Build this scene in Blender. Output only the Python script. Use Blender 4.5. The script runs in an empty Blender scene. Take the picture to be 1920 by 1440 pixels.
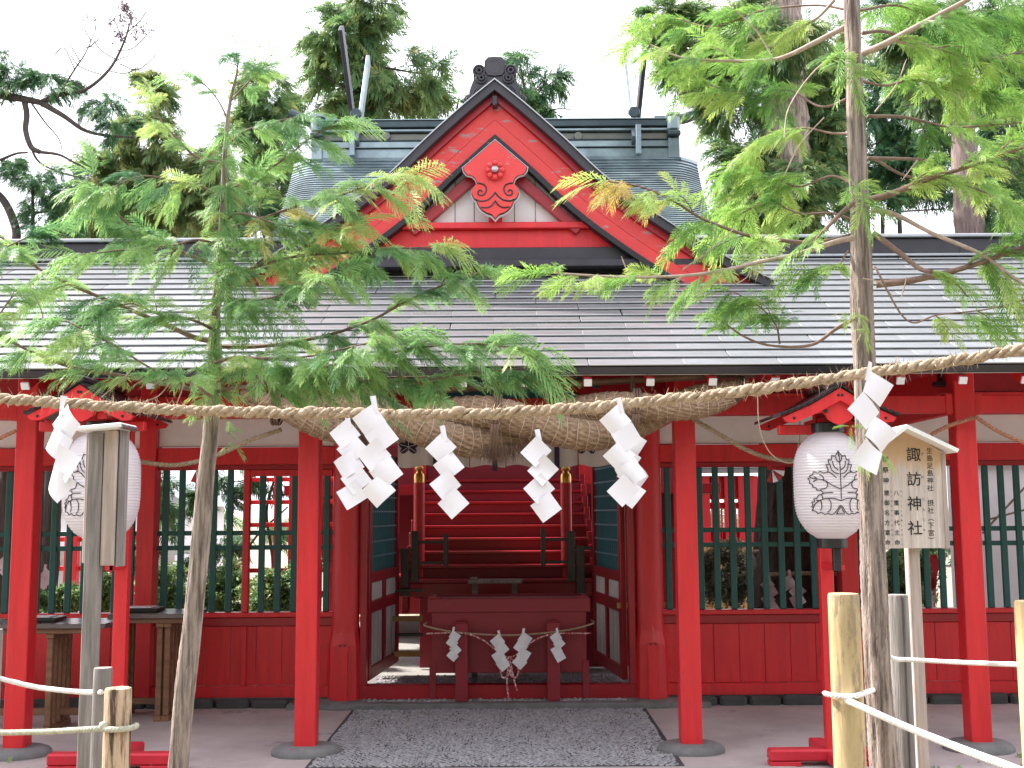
import bpy, math, random
import numpy as np
from mathutils import Vector, Matrix
random.seed(7); rng = np.random.default_rng(11)
R = math.radians
col = bpy.context.scene.collection
sc = bpy.context.scene

# ---------------- camera, sky, sun, exposure ----------------
F = 2100.0; HZ = 1.61
pit = math.atan(240/F); rol = R(0.35)
CAM = Vector((0.125, 0, HZ))
fw = Vector((0, math.cos(pit), math.sin(pit))); u0 = Vector((0, -math.sin(pit), math.cos(pit))); r0 = Vector((1, 0, 0))
rt = r0*math.cos(rol) - u0*math.sin(rol); up = u0*math.cos(rol) + r0*math.sin(rol)
cam = bpy.data.objects.new('camera', bpy.data.cameras.new('camera')); col.objects.link(cam)
m = Matrix((rt, up, -fw)).transposed().to_4x4(); m.translation = CAM; cam.matrix_world = m
cam.data.sensor_width = 36; cam.data.lens = F/1920*36; cam.data.clip_end = 2000; cam.data.clip_start = .05
sc.camera = cam

SUN_EL, SUN_AZ = R(47), R(-114)      # azimuth from -Y (towards the viewer) to the left
sd = Vector((math.sin(SUN_AZ)*math.cos(SUN_EL), -math.cos(SUN_AZ)*math.cos(SUN_EL), math.sin(SUN_EL)))
w = bpy.data.worlds.new('World'); sc.world = w; w.use_nodes = True
nt = w.node_tree; bg = nt.nodes['Background']
sky = nt.nodes.new('ShaderNodeTexSky'); sky.sky_type = 'NISHITA'; sky.sun_disc = False
sky.sun_elevation = SUN_EL; sky.sun_rotation = math.atan2(sd.x, sd.y)
sky.air_density = 1.0; sky.dust_density = 7.0; sky.ozone_density = 1.0
# thin bright overcast in front of the blue: cloud cover from a noise over the whole dome
tcw = nt.nodes.new('ShaderNodeTexCoord'); nzw = nt.nodes.new('ShaderNodeTexNoise'); nzw.inputs['Scale'].default_value = 2.2; nzw.inputs['Detail'].default_value = 5
rpw = nt.nodes.new('ShaderNodeValToRGB'); rpw.color_ramp.elements[0].position = .30; rpw.color_ramp.elements[1].position = .62
rpw.color_ramp.elements[0].color = (.72,)*3+(1,); rpw.color_ramp.elements[1].color = (1,1,1,1)
mxw = nt.nodes.new('ShaderNodeMix'); mxw.data_type = 'RGBA'; mxw.inputs[7].default_value = (5.6,5.7,6.2,1)
nt.links.new(tcw.outputs['Generated'], nzw.inputs['Vector']); nt.links.new(nzw.outputs[0], rpw.inputs[0]); nt.links.new(rpw.outputs[0], mxw.inputs[0])
nt.links.new(sky.outputs[0], mxw.inputs[6]); nt.links.new(mxw.outputs[2], bg.inputs[0]); bg.inputs[1].default_value = 0.15
sl = bpy.data.lights.new('sun', 'SUN'); sl.energy = 4.2; sl.angle = R(2.0); sl.color = (1, .95, .88)
so = bpy.data.objects.new('sun', sl); col.objects.link(so); so.rotation_euler = sd.to_track_quat('Z', 'Y').to_euler()
so.location = (-20, 20, 30)
sc.view_settings.view_transform = 'Standard'; sc.view_settings.look = 'None'
sc.view_settings.exposure = 1.65; sc.view_settings.gamma = 1
sc.cycles.max_bounces = 8; sc.cycles.transparent_max_bounces = 8

def P(px, py, Y):
    d = fw*F + rt*(px-960) + up*(720-py)
    return CAM + d*((Y-CAM.y)/d.y)
def G(px, py, z=0.0):
    d = fw*F + rt*(px-960) + up*(720-py)
    return CAM + d*((z-CAM.z)/d.z)
def S(Y): return F/Y

# ---------------- materials ----------------
def nod(nt, t, **k):
    n = nt.nodes.new(t)
    for a, b in k.items(): setattr(n, a, b)
    return n
MATS = {}
def mat(name, c1, c2=None, scale=4, rough=.5, metal=0, bump=0, bscale=40, stretch=(1,1,1), lo=.35, hi=.65, spec=.5, c3=None, c3th=.62, c3scale=6, c3str=(1,1,1), coat=0):
    if name in MATS: return MATS[name]
    M = bpy.data.materials.new(name); M.use_nodes = True; nt = M.node_tree
    b = nt.nodes['Principled BSDF']; b.inputs['Roughness'].default_value = rough; b.inputs['Metallic'].default_value = metal
    b.inputs['Specular IOR Level'].default_value = spec
    if coat: b.inputs['Coat Weight'].default_value = coat; b.inputs['Coat Roughness'].default_value = .15
    tc = nod(nt, 'ShaderNodeTexCoord'); mp = nod(nt, 'ShaderNodeMapping'); mp.inputs['Scale'].default_value = stretch
    nt.links.new(tc.outputs['Object'], mp.inputs[0])
    c2 = c2 or tuple(x*.75 for x in c1)
    n = nod(nt, 'ShaderNodeTexNoise'); n.inputs['Scale'].default_value = scale; n.inputs['Detail'].default_value = 6; n.inputs['Roughness'].default_value = .65
    nt.links.new(mp.outputs[0], n.inputs['Vector'])
    cr = nod(nt, 'ShaderNodeValToRGB'); cr.color_ramp.elements[0].position = lo; cr.color_ramp.elements[1].position = hi
    cr.color_ramp.elements[0].color = (*c2, 1); cr.color_ramp.elements[1].color = (*c1, 1)
    nt.links.new(n.outputs[0], cr.inputs[0]); out = cr.outputs[0]
    if c3:
        mp3 = nod(nt, 'ShaderNodeMapping'); mp3.inputs['Scale'].default_value = c3str; nt.links.new(tc.outputs['Object'], mp3.inputs[0])
        n3 = nod(nt, 'ShaderNodeTexNoise'); n3.inputs['Scale'].default_value = c3scale; n3.inputs['Detail'].default_value = 8; n3.inputs['Roughness'].default_value = .7
        nt.links.new(mp3.outputs[0], n3.inputs['Vector'])
        r3 = nod(nt, 'ShaderNodeValToRGB'); r3.color_ramp.elements[0].position = c3th; r3.color_ramp.elements[1].position = c3th+.05
        nt.links.new(n3.outputs[0], r3.inputs[0])
        mx = nod(nt, 'ShaderNodeMix', data_type='RGBA'); nt.links.new(r3.outputs[0], mx.inputs[0]); nt.links.new(out, mx.inputs[6]); mx.inputs[7].default_value = (*c3, 1)
        out = mx.outputs[2]
    nt.links.new(out, b.inputs['Base Color'])
    rr = nod(nt, 'ShaderNodeMapRange'); rr.inputs[3].default_value = max(0, rough-.08); rr.inputs[4].default_value = min(1, rough+.1)
    nt.links.new(n.outputs[0], rr.inputs[0]); nt.links.new(rr.outputs[0], b.inputs['Roughness'])
    if bump:
        n2 = nod(nt, 'ShaderNodeTexNoise'); n2.inputs['Scale'].default_value = bscale; n2.inputs['Detail'].default_value = 5
        nt.links.new(mp.outputs[0], n2.inputs['Vector'])
        bp = nod(nt, 'ShaderNodeBump'); bp.inputs['Strength'].default_value = bump; bp.inputs['Distance'].default_value = .01
        nt.links.new(n2.outputs[0], bp.inputs['Height']); nt.links.new(bp.outputs[0], b.inputs['Normal'])
    MATS[name] = M; return M
def leafmat(name, ramp, trans=.45):
    M = bpy.data.materials.new(name); M.use_nodes = True; nt = M.node_tree; nt.nodes.clear()
    o = nod(nt, 'ShaderNodeOutputMaterial'); at = nod(nt, 'ShaderNodeAttribute', attribute_name='tint')
    cr = nod(nt, 'ShaderNodeValToRGB'); e = cr.color_ramp.elements
    while len(e) < len(ramp): e.new(.5)
    for i, (p, c) in enumerate(ramp): e[i].position = p; e[i].color = (*c, 1)
    nt.links.new(at.outputs['Fac'], cr.inputs[0])
    d = nod(nt, 'ShaderNodeBsdfPrincipled'); d.inputs['Roughness'].default_value = .5; d.inputs['Specular IOR Level'].default_value = .4
    nt.links.new(cr.outputs[0], d.inputs['Base Color'])
    t = nod(nt, 'ShaderNodeBsdfTranslucent'); hs = nod(nt, 'ShaderNodeHueSaturation'); hs.inputs['Value'].default_value = 1.5; hs.inputs['Hue'].default_value = .49
    nt.links.new(cr.outputs[0], hs.inputs['Color']); nt.links.new(hs.outputs[0], t.inputs[0])
    mx = nod(nt, 'ShaderNodeMixShader'); mx.inputs[0].default_value = trans
    nt.links.new(d.outputs[0], mx.inputs[1]); nt.links.new(t.outputs[0], mx.inputs[2]); nt.links.new(mx.outputs[0], o.inputs[0])
    return M
RED = mat('vermilion_paint', (.68,.021,.027), (.55,.015,.023), 3, .42, bump=.22, bscale=45, stretch=(5,5,.5), c3=(.47,.030,.034), c3th=.60, c3scale=5, c3str=(5,5,.5))
REDB = mat('bargeboard_paint', (.70,.046,.042), (.62,.036,.038), 3, .45, bump=.2, bscale=50, stretch=(1,1,1), c3=(.36,.22,.22), c3th=.575, c3scale=4.2, c3str=(1.0,1.0,3.2))
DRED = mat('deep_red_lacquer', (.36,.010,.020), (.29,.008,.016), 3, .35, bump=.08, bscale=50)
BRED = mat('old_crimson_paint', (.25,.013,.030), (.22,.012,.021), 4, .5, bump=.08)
PLAS = mat('white_plaster', (.78,.76,.77), (.70,.68,.70), 3, .8, bump=.08, bscale=80)
GREEN = mat('green_paint', (.012,.105,.095), (.009,.08,.075), 5, .45)
BLUE = mat('teal_blue_paint', (.012,.085,.125), (.01,.06,.095), 5, .4)
LBLUE = mat('pale_teal_paint', (.06,.22,.28), (.05,.18,.23), 5, .45)
TILE = mat('grey_copper_tile', (.44,.45,.465), (.34,.35,.365), 1.7, .30, metal=.75, bump=.05, bscale=14, stretch=(1,1,1), lo=.3, hi=.7)
TILED = mat('dark_copper_trim', (.05,.046,.056), (.034,.031,.038), 3, .45, metal=.3)
BLACK = mat('black_lacquer', (.012,.011,.014), (.02,.018,.02), 5, .3)
WORN = mat('worn_black_paint', (.006,.005,.008), (.008,.007,.009), 5, .5, c3=(.25,.15,.13), c3th=.63, c3scale=9, c3str=(1,1,3))
COPPER = mat('verdigris_copper', (.27,.34,.36), (.15,.19,.21), 2.5, .36, metal=.6, bump=.1, c3=(.20,.34,.31), c3th=.64, c3scale=3)
COPPERD = mat('dark_verdigris', (.05,.075,.085), (.03,.045,.055), 4, .42, metal=.4)
CONC = mat('pinkish_concrete', (.49,.42,.41), (.36,.30,.295), 1.6, .85, bump=.25, bscale=50, c3=(.24,.20,.20), c3th=.60, c3scale=1.2)
STONE = mat('grey_stone', (.20,.19,.19), (.13,.125,.125), 6, .85, bump=.5, bscale=40)
FOOTST = mat('dark_footing_stone', (.07,.066,.066), (.04,.038,.038), 6, .9, bump=.5, bscale=40)
KERB = mat('pale_kerb_stone', (.42,.40,.38), (.32,.30,.29), 8, .85, bump=.4, bscale=60)
SOIL = mat('packed_soil', (.26,.22,.17), (.16,.14,.10), 2.5, .95, bump=.6, bscale=25, c3=(.10,.13,.05), c3th=.6, c3scale=2)
PEB = mat('pebble', (.42,.40,.42), (.15,.14,.15), 30, .6, lo=.3, hi=.7)
MORT = mat('pebble_mortar', (.06,.055,.06), (.045,.04,.045), 30, .9)
PAPER = mat('white_paper', (.74,.72,.77), (.70,.68,.73), 8, .7)
STRAW = mat('straw_fibre', (.50,.39,.275), (.23,.16,.10), 60, .8, bump=.5, bscale=140, lo=.3, hi=.7)
CORD = mat('pale_cord', (.50,.38,.28), (.40,.30,.22), 60, .8)
DCORD = mat('brown_hemp_cord', (.17,.10,.07), (.11,.065,.045), 60, .85, bump=.5, bscale=100)
WROPE = mat('white_rope', (.80,.78,.78), (.66,.63,.62), 60, .7, bump=.2, bscale=120)
GROPE = mat('weathered_rope', (.50,.48,.38), (.33,.32,.24), 60, .8, bump=.3)
BARK = mat('cypress_bark', (.36,.29,.25), (.10,.075,.065), 9, .9, bump=1, bscale=24, stretch=(7,7,.5), lo=.38, hi=.60)
BARKD = mat('dark_bark', (.10,.075,.065), (.045,.035,.032), 8, .95, bump=.8, bscale=20, stretch=(4,4,.5))
TWIG = mat('twig_bark', (.24,.155,.12), (.13,.085,.07), 30, .85)
TWIGL = mat('pale_dead_twig', (.45,.36,.30), (.30,.22,.18), 30, .85)
WOODN = mat('new_debarked_wood', (.55,.42,.22), (.33,.24,.12), 3, .7, bump=.2, bscale=20, stretch=(6,6,.8), c3=(.27,.20,.12), c3th=.53, c3scale=4.2, c3str=(3.5,3.5,.9))
WOODO = mat('old_cracked_wood', (.50,.36,.24), (.07,.045,.03), 4, .85, bump=1, bscale=12, stretch=(9,9,.9), lo=.42, hi=.54)
WOODG = mat('weathered_grey_wood', (.28,.25,.235), (.13,.115,.11), 4, .8, bump=.4, bscale=20, stretch=(9,9,.7))
WOODP = mat('pale_aged_wood', (.50,.41,.37), (.30,.235,.21), 3, .75, bump=.3, bscale=20, stretch=(12,12,.7))
WOODT = mat('brown_table_wood', (.24,.115,.06), (.14,.065,.035), 4, .55, stretch=(1,6,6))
WOODY = mat('honey_wood', (.55,.30,.10), (.45,.24,.08), 4, .5)
GOLD = mat('gold_leaf', (.75,.47,.14), (.6,.36,.10), 9, .3, metal=.9)
METAL = mat('silver_metal', (.55,.52,.52), (.3,.28,.29), 30, .3, metal=1)
INK = mat('black_ink', (.012,.011,.012), (.02,.018,.02), 20, .7)
INKP = mat('purple_dye', (.03,.02,.06), (.025,.018,.05), 20, .8)
CLOTH = mat('white_cloth', (.62,.58,.56), (.54,.50,.49), 4, .9, bump=.1)
BAMB = mat('old_bamboo', (.24,.14,.09), (.16,.095,.06), 8, .45)
YLEAFB = mat('courtyard_gravel', (.30,.29,.27), (.16,.15,.14), 40, .9, bump=.5)

# ---------------- mesh helpers ----------------
ORG = {}
def link(name, me, parent=None, kind=None):
    o = bpy.data.objects.new(name, me); col.objects.link(o)
    if parent is not None: o.parent = parent
    ORG[o] = ORG.get(parent, Vector((0,0,0)))
    if kind: o['kind'] = kind
    return o
class MB:
    def __init__(s): s.v = []; s.f = []
    def add(s, v, f):
        n = len(s.v); s.v += [tuple(x) for x in v]; s.f += [tuple(i+n for i in q) for q in f]; return s
    def box(s, c, d, rz=0, rx=0, ry=0, bev=.004, M=None):
        """chamfered box, centre c, full size d"""
        h = [x/2 for x in d]; b = min(bev, min(h)*.45)
        vs = []; idx = {}
        for sx in (-1,1):
            for sy in (-1,1):
                for sz in (-1,1):
                    for a in range(3):
                        p = [sx*h[0], sy*h[1], sz*h[2]]
                        for k in range(3):
                            if k != a: p[k] -= (sx,sy,sz)[k]*b
                        idx[(sx,sy,sz,a)] = len(vs); vs.append(Vector(p))
        fs = []
        for a in range(3):
            o1, o2 = [k for k in range(3) if k != a]
            for sg in (-1,1):
                q = []
                for s1, s2 in ((-1,-1),(1,-1),(1,1),(-1,1)):
                    k = [0,0,0]; k[a] = sg; k[o1] = s1; k[o2] = s2; q.append(idx[(*k, a)])
                if (sg > 0) == (a == 1): q = q[::-1]
                fs.append(q)
        for a in range(3):        # edges parallel to a
            o1, o2 = [k for k in range(3) if k != a]
            for s1 in (-1,1):
                for s2 in (-1,1):
                    def g(sa, m_):
                        k = [0,0,0]; k[a] = sa; k[o1] = s1; k[o2] = s2; return idx[(*k, m_)]
                    q = [g(-1,o1), g(1,o1), g(1,o2), g(-1,o2)]
                    fs.append(q if (s1*s2 > 0) != (a == 1) else q[::-1])
        for sx in (-1,1):
            for sy in (-1,1):
                for sz in (-1,1):
                    q = [idx[(sx,sy,sz,a)] for a in range(3)]
                    fs.append(q if sx*sy*sz > 0 else q[::-1])
        Rm = M or (Matrix.Rotation(rz,3,'Z') @ Matrix.Rotation(ry,3,'Y') @ Matrix.Rotation(rx,3,'X'))
        c = Vector(c); return s.add([Rm @ v + c for v in vs], fs)
    def box2(s, a, b, **k):
        a = Vector(a); b = Vector(b); return s.box((a+b)/2, [abs(x) for x in (b-a)], **k)
    def beam(s, a, b, w_, h_, bev=.004, roll=0):
        a = Vector(a); b = Vector(b); d = (b-a); L = d.length; x = d.normalized()
        z = Vector((0,0,1)); 
        if abs(x.z) > .95: z = Vector((0,1,0))
        y = z.cross(x).normalized(); z = x.cross(y)
        M = Matrix((x, y, z)).transposed() @ Matrix.Rotation(roll, 3, 'X')
        return s.box((a+b)/2, (L, w_, h_), M=M, bev=bev)
    def tube(s, pts, r, n=8, cap=True):
        pts = [Vector(p) for p in pts]; N = len(pts)
        rs = list(r) if hasattr(r, '__len__') else [r]*N
        prev = None; rings = []
        base = len(s.v)
        for i, p in enumerate(pts):
            t = (pts[min(i+1,N-1)] - pts[max(i-1,0)]).normalized()
            if prev is None:
                prev = t.orthogonal().normalized()
            prev = (prev - t*prev.dot(t)).normalized(); b = t.cross(prev)
            for k in range(n):
                a = 2*math.pi*k/n; s.v.append(tuple(p + (prev*math.cos(a) + b*math.sin(a))*rs[i]))
        for i in range(N-1):
            for k in range(n):
                k2 = (k+1) % n
                s.f.append((base+i*n+k, base+i*n+k2, base+(i+1)*n+k2, base+(i+1)*n+k))
        if cap:
            s.f.append(tuple(base+k for k in range(n))[::-1]); s.f.append(tuple(base+(N-1)*n+k for k in range(n)))
        return s
    def lathe(s, c, prof, n=24, axis='Z', sx=1, sy=1):
        base = len(s.v); c = Vector(c)
        for r_, z in prof:
            for k in range(n):
                a = 2*math.pi*k/n
                p = Vector((r_*math.cos(a)*sx, r_*math.sin(a)*sy, z))
                if axis == 'Y': p = Vector((p.x, z, -p.y)) 
                if axis == 'X': p = Vector((z, p.y, p.x))
                s.v.append(tuple(c+p))
        for i in range(len(prof)-1):
            for k in range(n):
                k2 = (k+1) % n; s.f.append((base+i*n+k, base+i*n+k2, base+(i+1)*n+k2, base+(i+1)*n+k))
        s.f.append(tuple(base+k for k in range(n))[::-1]); s.f.append(tuple(base+(len(prof)-1)*n+k for k in range(n)))
        return s
    def prism(s, poly, y0, y1):
        """poly: list of (x,z) points; extruded y0..y1"""
        n = len(poly); base = len(s.v)
        s.v += [(x, y0, z) for x, z in poly] + [(x, y1, z) for x, z in poly]
        s.f.append(tuple(range(base, base+n))); s.f.append(tuple(range(base+2*n-1, base+n-1, -1)))
        for i in range(n):
            j = (i+1) % n; s.f.append((base+i, base+n+i, base+n+j, base+j))
        return s
    def build(s, name, m_, parent=None, kind=None, smooth=False):
        o_ = ORG.get(parent, Vector((0,0,0)))
        me = bpy.data.meshes.new(name); me.from_pydata([tuple(Vector(v)-o_) for v in s.v], [], s.f)
        me.materials.append(m_)
        me.validate(); 
        import bmesh
        bm = bmesh.new(); bm.from_mesh(me); bmesh.ops.recalc_face_normals(bm, faces=bm.faces); bm.to_mesh(me); bm.free()
        if smooth:
            me.shade_smooth()
            if smooth != 'full': me.set_sharp_from_angle(angle=R(40))
        return link(name, me, parent, kind)
def thing(name, label, cat, loc=(0,0,0), group=None):
    o = bpy.data.objects.new(name, None); col.objects.link(o); o.location = loc; o.empty_display_size = .2
    ORG[o] = Vector(loc); return tag(o, label, cat, group)
def tag(o, label, cat, group=None):
    o['label'] = label; o['category'] = cat
    if group: o['group'] = group
    return o
def dup(o, dx=(0,0,0), parent=None):
    c = o.copy(); col.objects.link(c); c.location = o.location + Vector(dx)
    if parent is not None: c.parent = parent
    ORG[c] = ORG.get(o, Vector()) ; return c
def npmesh(name, V, Fc, m_, tint=None, smooth=False):
    V = np.asarray(V, dtype=np.float32); Fc = np.asarray(Fc, dtype=np.int32); k = Fc.shape[1]
    me = bpy.data.meshes.new(name); me.vertices.add(len(V)); me.vertices.foreach_set('co', V.ravel())
    me.loops.add(Fc.size); me.loops.foreach_set('vertex_index', Fc.ravel())
    me.polygons.add(len(Fc)); me.polygons.foreach_set('loop_start', np.arange(len(Fc), dtype=np.int32)*k)
    me.polygons.foreach_set('loop_total', np.full(len(Fc), k, dtype=np.int32))
    if smooth: me.polygons.foreach_set('use_smooth', np.ones(len(Fc), dtype=bool))
    me.update(calc_edges=True)
    if tint is not None:
        a = me.attributes.new('tint', 'FLOAT', 'POINT'); a.data.foreach_set('value', np.asarray(tint, dtype=np.float32))
    me.materials.append(m_); return me
def cat(pts, n=8):
    """Catmull-Rom through pts (tuples of any dim)"""
    A = np.array([list(p) for p in pts], float)
    if len(A) < 3:
        t = np.linspace(0, 1, n)[:,None]; return A[0]*(1-t)+A[-1]*t
    E = np.vstack([2*A[0]-A[1], A, 2*A[-1]-A[-2]]); out = []
    for i in range(1, len(E)-2):
        p0,p1,p2,p3 = E[i-1:i+3]
        for t in np.linspace(0, 1, n, endpoint=False):
            out.append(.5*((2*p1)+(-p0+p2)*t+(2*p0-5*p1+4*p2-p3)*t*t+(-p0+3*p1-3*p2+p3)*t**3))
    out.append(A[-1]); return np.array(out)
# ================= SETTING =================
YP, YW, YE = 7.78, 9.72, 7.15
def struct(name, mb, m_, parent=None): return mb.build(name, m_, parent, 'structure')
struct('ground', MB().box2((-150,-60,-.5),(150,400,-.06)), SOIL)
struct('porch_floor', MB().box2((-9,7.28,-.3),(9,10.2,0), bev=.02), CONC)
struct('courtyard_ground', MB().box2((-30,10.2,-.3),(30,17.5,-.02)), YLEAFB)
# kerb of pale stones in front of the pebble paving
kerb = MB().box2((-1.95,6.7,-.2),(1.95,7.27,-.004)); kerb = struct('kerb', kerb, STONE)
x = -1.93
for i in range(5):
    wd = .77; MB().box2((x+.004,6.72,-.15),(x+wd-.004,7.33,.004), bev=.012).build('kerb_stone', KERB, kerb); x += wd
MB().box2((-.25,10.3,-.1),(.6,15,-.005)).build('stone_path', KERB, None, 'structure')
# pebble paving
PX0, PX1, PY0, PY1 = -1.21, 1.21, 7.34, 9.44
pav = struct('pebble_paving', MB().box2((PX0,PY0,-.05),(PX1,PY1,.003)), MORT)
def pebbles(x0, x1, y0, y1, z, sx=.042, sy=.030):
    nx = int((x1-x0)/sx); ny = int((y1-y0)/sy)
    gx, gy = np.meshgrid(np.arange(nx), np.arange(ny)); gx = gx.ravel(); gy = gy.ravel()
    cx = x0+sx*(gx+.5+.5*(gy%2)) + rng.normal(0,.003,len(gx)); cy = y0+sy*(gy+.5)+rng.normal(0,.0025,len(gx)) + .007*np.sin(gx*.9+gy*.23)+.006*np.sin(gx*.31+2.0*np.sin(gy*.12))
    ok = cx < x1-.01; cx = cx[ok]; cy = cy[ok]; n = len(cx)
    ang = .6*np.sin(cx*9+cy*5)+.4*np.sin(cx*23)+rng.normal(0,.3,n)
    rx = .0195*rng.uniform(.8,1.1,n); ry = .0105*rng.uniform(.75,1.15,n); hz = .014*rng.uniform(.6,1.3,n)
    K = 7; a = np.arange(K)*2*np.pi/K
    V = []
    for rr, zz in ((1,0),(.86,.6),(.45,.95)):
        lx = rx[:,None]*np.cos(a)*rr; ly = ry[:,None]*np.sin(a)*rr
        X = cx[:,None]+lx*np.cos(ang)[:,None]-ly*np.sin(ang)[:,None]; Y = cy[:,None]+lx*np.sin(ang)[:,None]+ly*np.cos(ang)[:,None]
        Z = np.broadcast_to((z+hz*zz)[:,None], X.shape); V.append(np.stack([X,Y,Z],-1))
    V = np.stack(V,1).reshape(n,-1,3); base = []
    for L in range(2):
        for k in range(K):
            k2 = (k+1)%K; base += [(L*K+k,L*K+k2,(L+1)*K+k2),(L*K+k,(L+1)*K+k2,(L+1)*K+k)]
    for k in range(1,K-1): base.append((2*K,2*K+k,2*K+k+1))
    Fc = (np.array(base)[None]+ (np.arange(n)*3*K)[:,None,None]).reshape(-1,3)
    return V.reshape(-1,3), Fc
V, Fc = pebbles(PX0+.02, PX1-.01, PY0+.01, PY1, .0)
link('pebble', npmesh('pebble', V, Fc, PEB, smooth=True), pav, 'stuff')
# inner step between the columns
st = struct('stone_step', MB().box2((-1.75,9.45,-.1),(1.75,11.1,.045), bev=.01), STONE)
V, Fc = pebbles(-1.15, 1.15, 9.56, 11.05, .043)
link('pebble', npmesh('pebble_in', V, Fc, PEB, smooth=True), st, 'stuff')
# low stone footing under the wall
foot = struct('wall_footing', MB().box2((-6.5,9.62,-.1),(6.5,9.92,.05), bev=.02), FOOTST)
mb = MB()
for s_ in (-1,1):
    x = 1.5
    while x < 6.2:
        wd = random.uniform(.18,.4); MB().box((s_*(x+wd/2), 9.60, .02+random.uniform(-.01,.02)), (wd-.02, .10, .10), bev=.03).build('footing_stone', FOOTST, foot); x += wd

# ================= THE GATE =================
gate = thing('shrine_gate', 'long red shrine gate building with grey tiled roof, central gable and green lattice windows', 'shrine gate', (0,9,0))
def gx(px, Y=YP-.07, py=1100): return P(px, py, Y).x
# front posts + base stones
postx = [gx(24,7.71,1385), gx(571,7.71,1385), gx(1298,7.71,1385), gx(1842,7.71,1385)]
PT = 2.72
def stone_mesh(r_, h_):
    prof = [(r_*.97,-.02),(r_,.0),(r_*1.01,h_*.35),(r_*.93,h_*.75),(r_*.78,h_*.97),(r_*.55,h_)]
    return prof
for i, x in enumerate(postx):
    p = MB().box2((x-.071,YP-.07,.055),(x+.071,YP+.07,PT), bev=.006).build('front_post', RED, gate)
    mb = MB().lathe((0,0,0), stone_mesh(.22+.015*math.sin(i*3), .062), 28, sy=.85)
    mb.v = [(a*(1+.05*math.sin(2*math.atan2(b,a)+i)), b*(1+.04*math.cos(3*math.atan2(b,a)+i)), c) for a,b,c in mb.v]
    mb.v = [(a+x, b+YP, c) for a,b,c in mb.v]
    mb.build('base_stone', STONE, gate, smooth=True)
# front tie beam and eave purlin
MB().box2((-8.1,YP-.045,2.275),(8.1,YP+.045,2.395)).build('tie_beam', RED, gate)
for x in postx:
    for s_ in (-1,1): MB().box2((x+s_*.075,YP-.052,2.262),(x+s_*.125,YP+.052,2.41)).build('beam_collar', RED, gate)
MB().box2((-8.1,YP-.06,2.62),(8.1,YP+.06,2.76)).build('eave_purlin', RED, gate)
# beams from front posts back to the wall
for x in postx:
    MB().beam((x,YP+.08,2.52),(x,YW-.1,2.52),.10,.17).build('cross_beam', RED, gate)
    MB().beam((x,YP+.08,2.335),(x,YW-.1,2.335),.07,.10).build('cross_rail', RED, gate)
# round columns with octagonal shoes
colx = [gx(643,9.6,1250), gx(1224,9.6,1250)]
for x in colx:
    mb = MB().lathe((x,YW,0), [(.118,.58),(.118,.6),(.116,1.5),(.113,2.9)], 32); mb.build('round_column', RED, gate, smooth=True)
    mb = MB().lathe((x,YW,0), [(.158,.05),(.155,.30),(.150,.50),(.128,.60),(.120,.66)], 8)
    sh = mb.build('column_shoe', RED, gate)
    # heart-topped plate on the front face of the shoe
    poly = [(-.045,.05),(.045,.05),(.042,.44),(.056,.47),(.052,.50),(.03,.52),(.0,.505),(-.03,.52),(-.052,.50),(-.056,.47),(-.042,.44)]
    MB().prism([(x+a,b) for a,b in poly], YW-.165, YW-.14).build('shoe_plate', RED, gate)
    for s_ in (-1,1): MB().lathe((x+s_*.02,YW-.167,.505),[(.010,0),(.008,.004)],8,'Y').build('heart_hole', BLACK, gate)
    mb = MB().lathe((0,0,0), stone_mesh(.30,.055), 28); mb.v = [(a+x,b+YW,c) for a,b,c in mb.v]; mb.build('base_stone', STONE, gate, smooth=True)
# square columns in the wall
sqx = [gx(271,9.62,1000), gx(1592,9.62,1000), -5.3, 5.3]
for x in sqx: MB().box2((x-.072,YW-.09,.05),(x+.072,YW+.08,2.9)).build('square_column', RED, gate)
# wall bands
def span(name, z0, z1, y0, y1, m_, xs):
    for a,b in xs: MB().box2((a,y0,z0),(b,y1,z1)).build(name, m_, gate)
cl, cr_ = colx; ls = [(-8,-5.375),(-5.22,sqx[0]-.075),(sqx[0]+.075,cl-.10)]; rs = [(cr_+.10,sqx[1]-.075),(sqx[1]+.075,5.22),(5.375,8)]
bays = ls+rs
span('head_beam', 2.43, 2.62, YW-.06, YW+.06, RED, bays+[(cl+.11,cr_-.11)])
span('upper_wall_board', 2.625, 3.3, YW-.03, YW+.03, DRED, [(-8.1,8.1)])
span('plaster_panel', 2.185, 2.428, YW-.02, YW+.03, PLAS, bays)
span('lintel', 2.03, 2.18, YW-.055, YW+.055, RED, bays)
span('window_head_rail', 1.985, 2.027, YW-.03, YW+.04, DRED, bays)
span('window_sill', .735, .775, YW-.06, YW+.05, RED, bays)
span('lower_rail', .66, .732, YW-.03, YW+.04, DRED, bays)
span('bottom_beam', .07, .165, YW-.06, YW+.05, RED, bays)
# lower red boards
for a,b in bays:
    n = max(1, round((b-a)/.207)); wd = (b-a)/n
    for i in range(n):
        MB().box2((a+i*wd+.002,YW-.012+.002*(i%2),.168),(a+(i+1)*wd-.002,YW+.02,.657), bev=.003).build('wall_board', RED, gate)
# green lattice
bar0 = None
barm = MB().box2((-.026,-.016,.776),(.026,.016,1.984), bev=.004)
for a,b in bays:
    n = round((b-a)/.134); wd = (b-a)/n
    for i in range(n):
        x = a+(i+.5)*wd
        if bar0 is None: bar0 = barm.build('lattice_bar', GREEN, gate); bar0.location = (x, YW, 0)
        else:
            c = bar0.copy(); col.objects.link(c); c.location = (x, YW, 0)
    for z in (1.32,1.445): MB().box2((a,YW+.0,z-.02),(b,YW+.03,z+.02)).build('lattice_rail', GREEN, gate)
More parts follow.
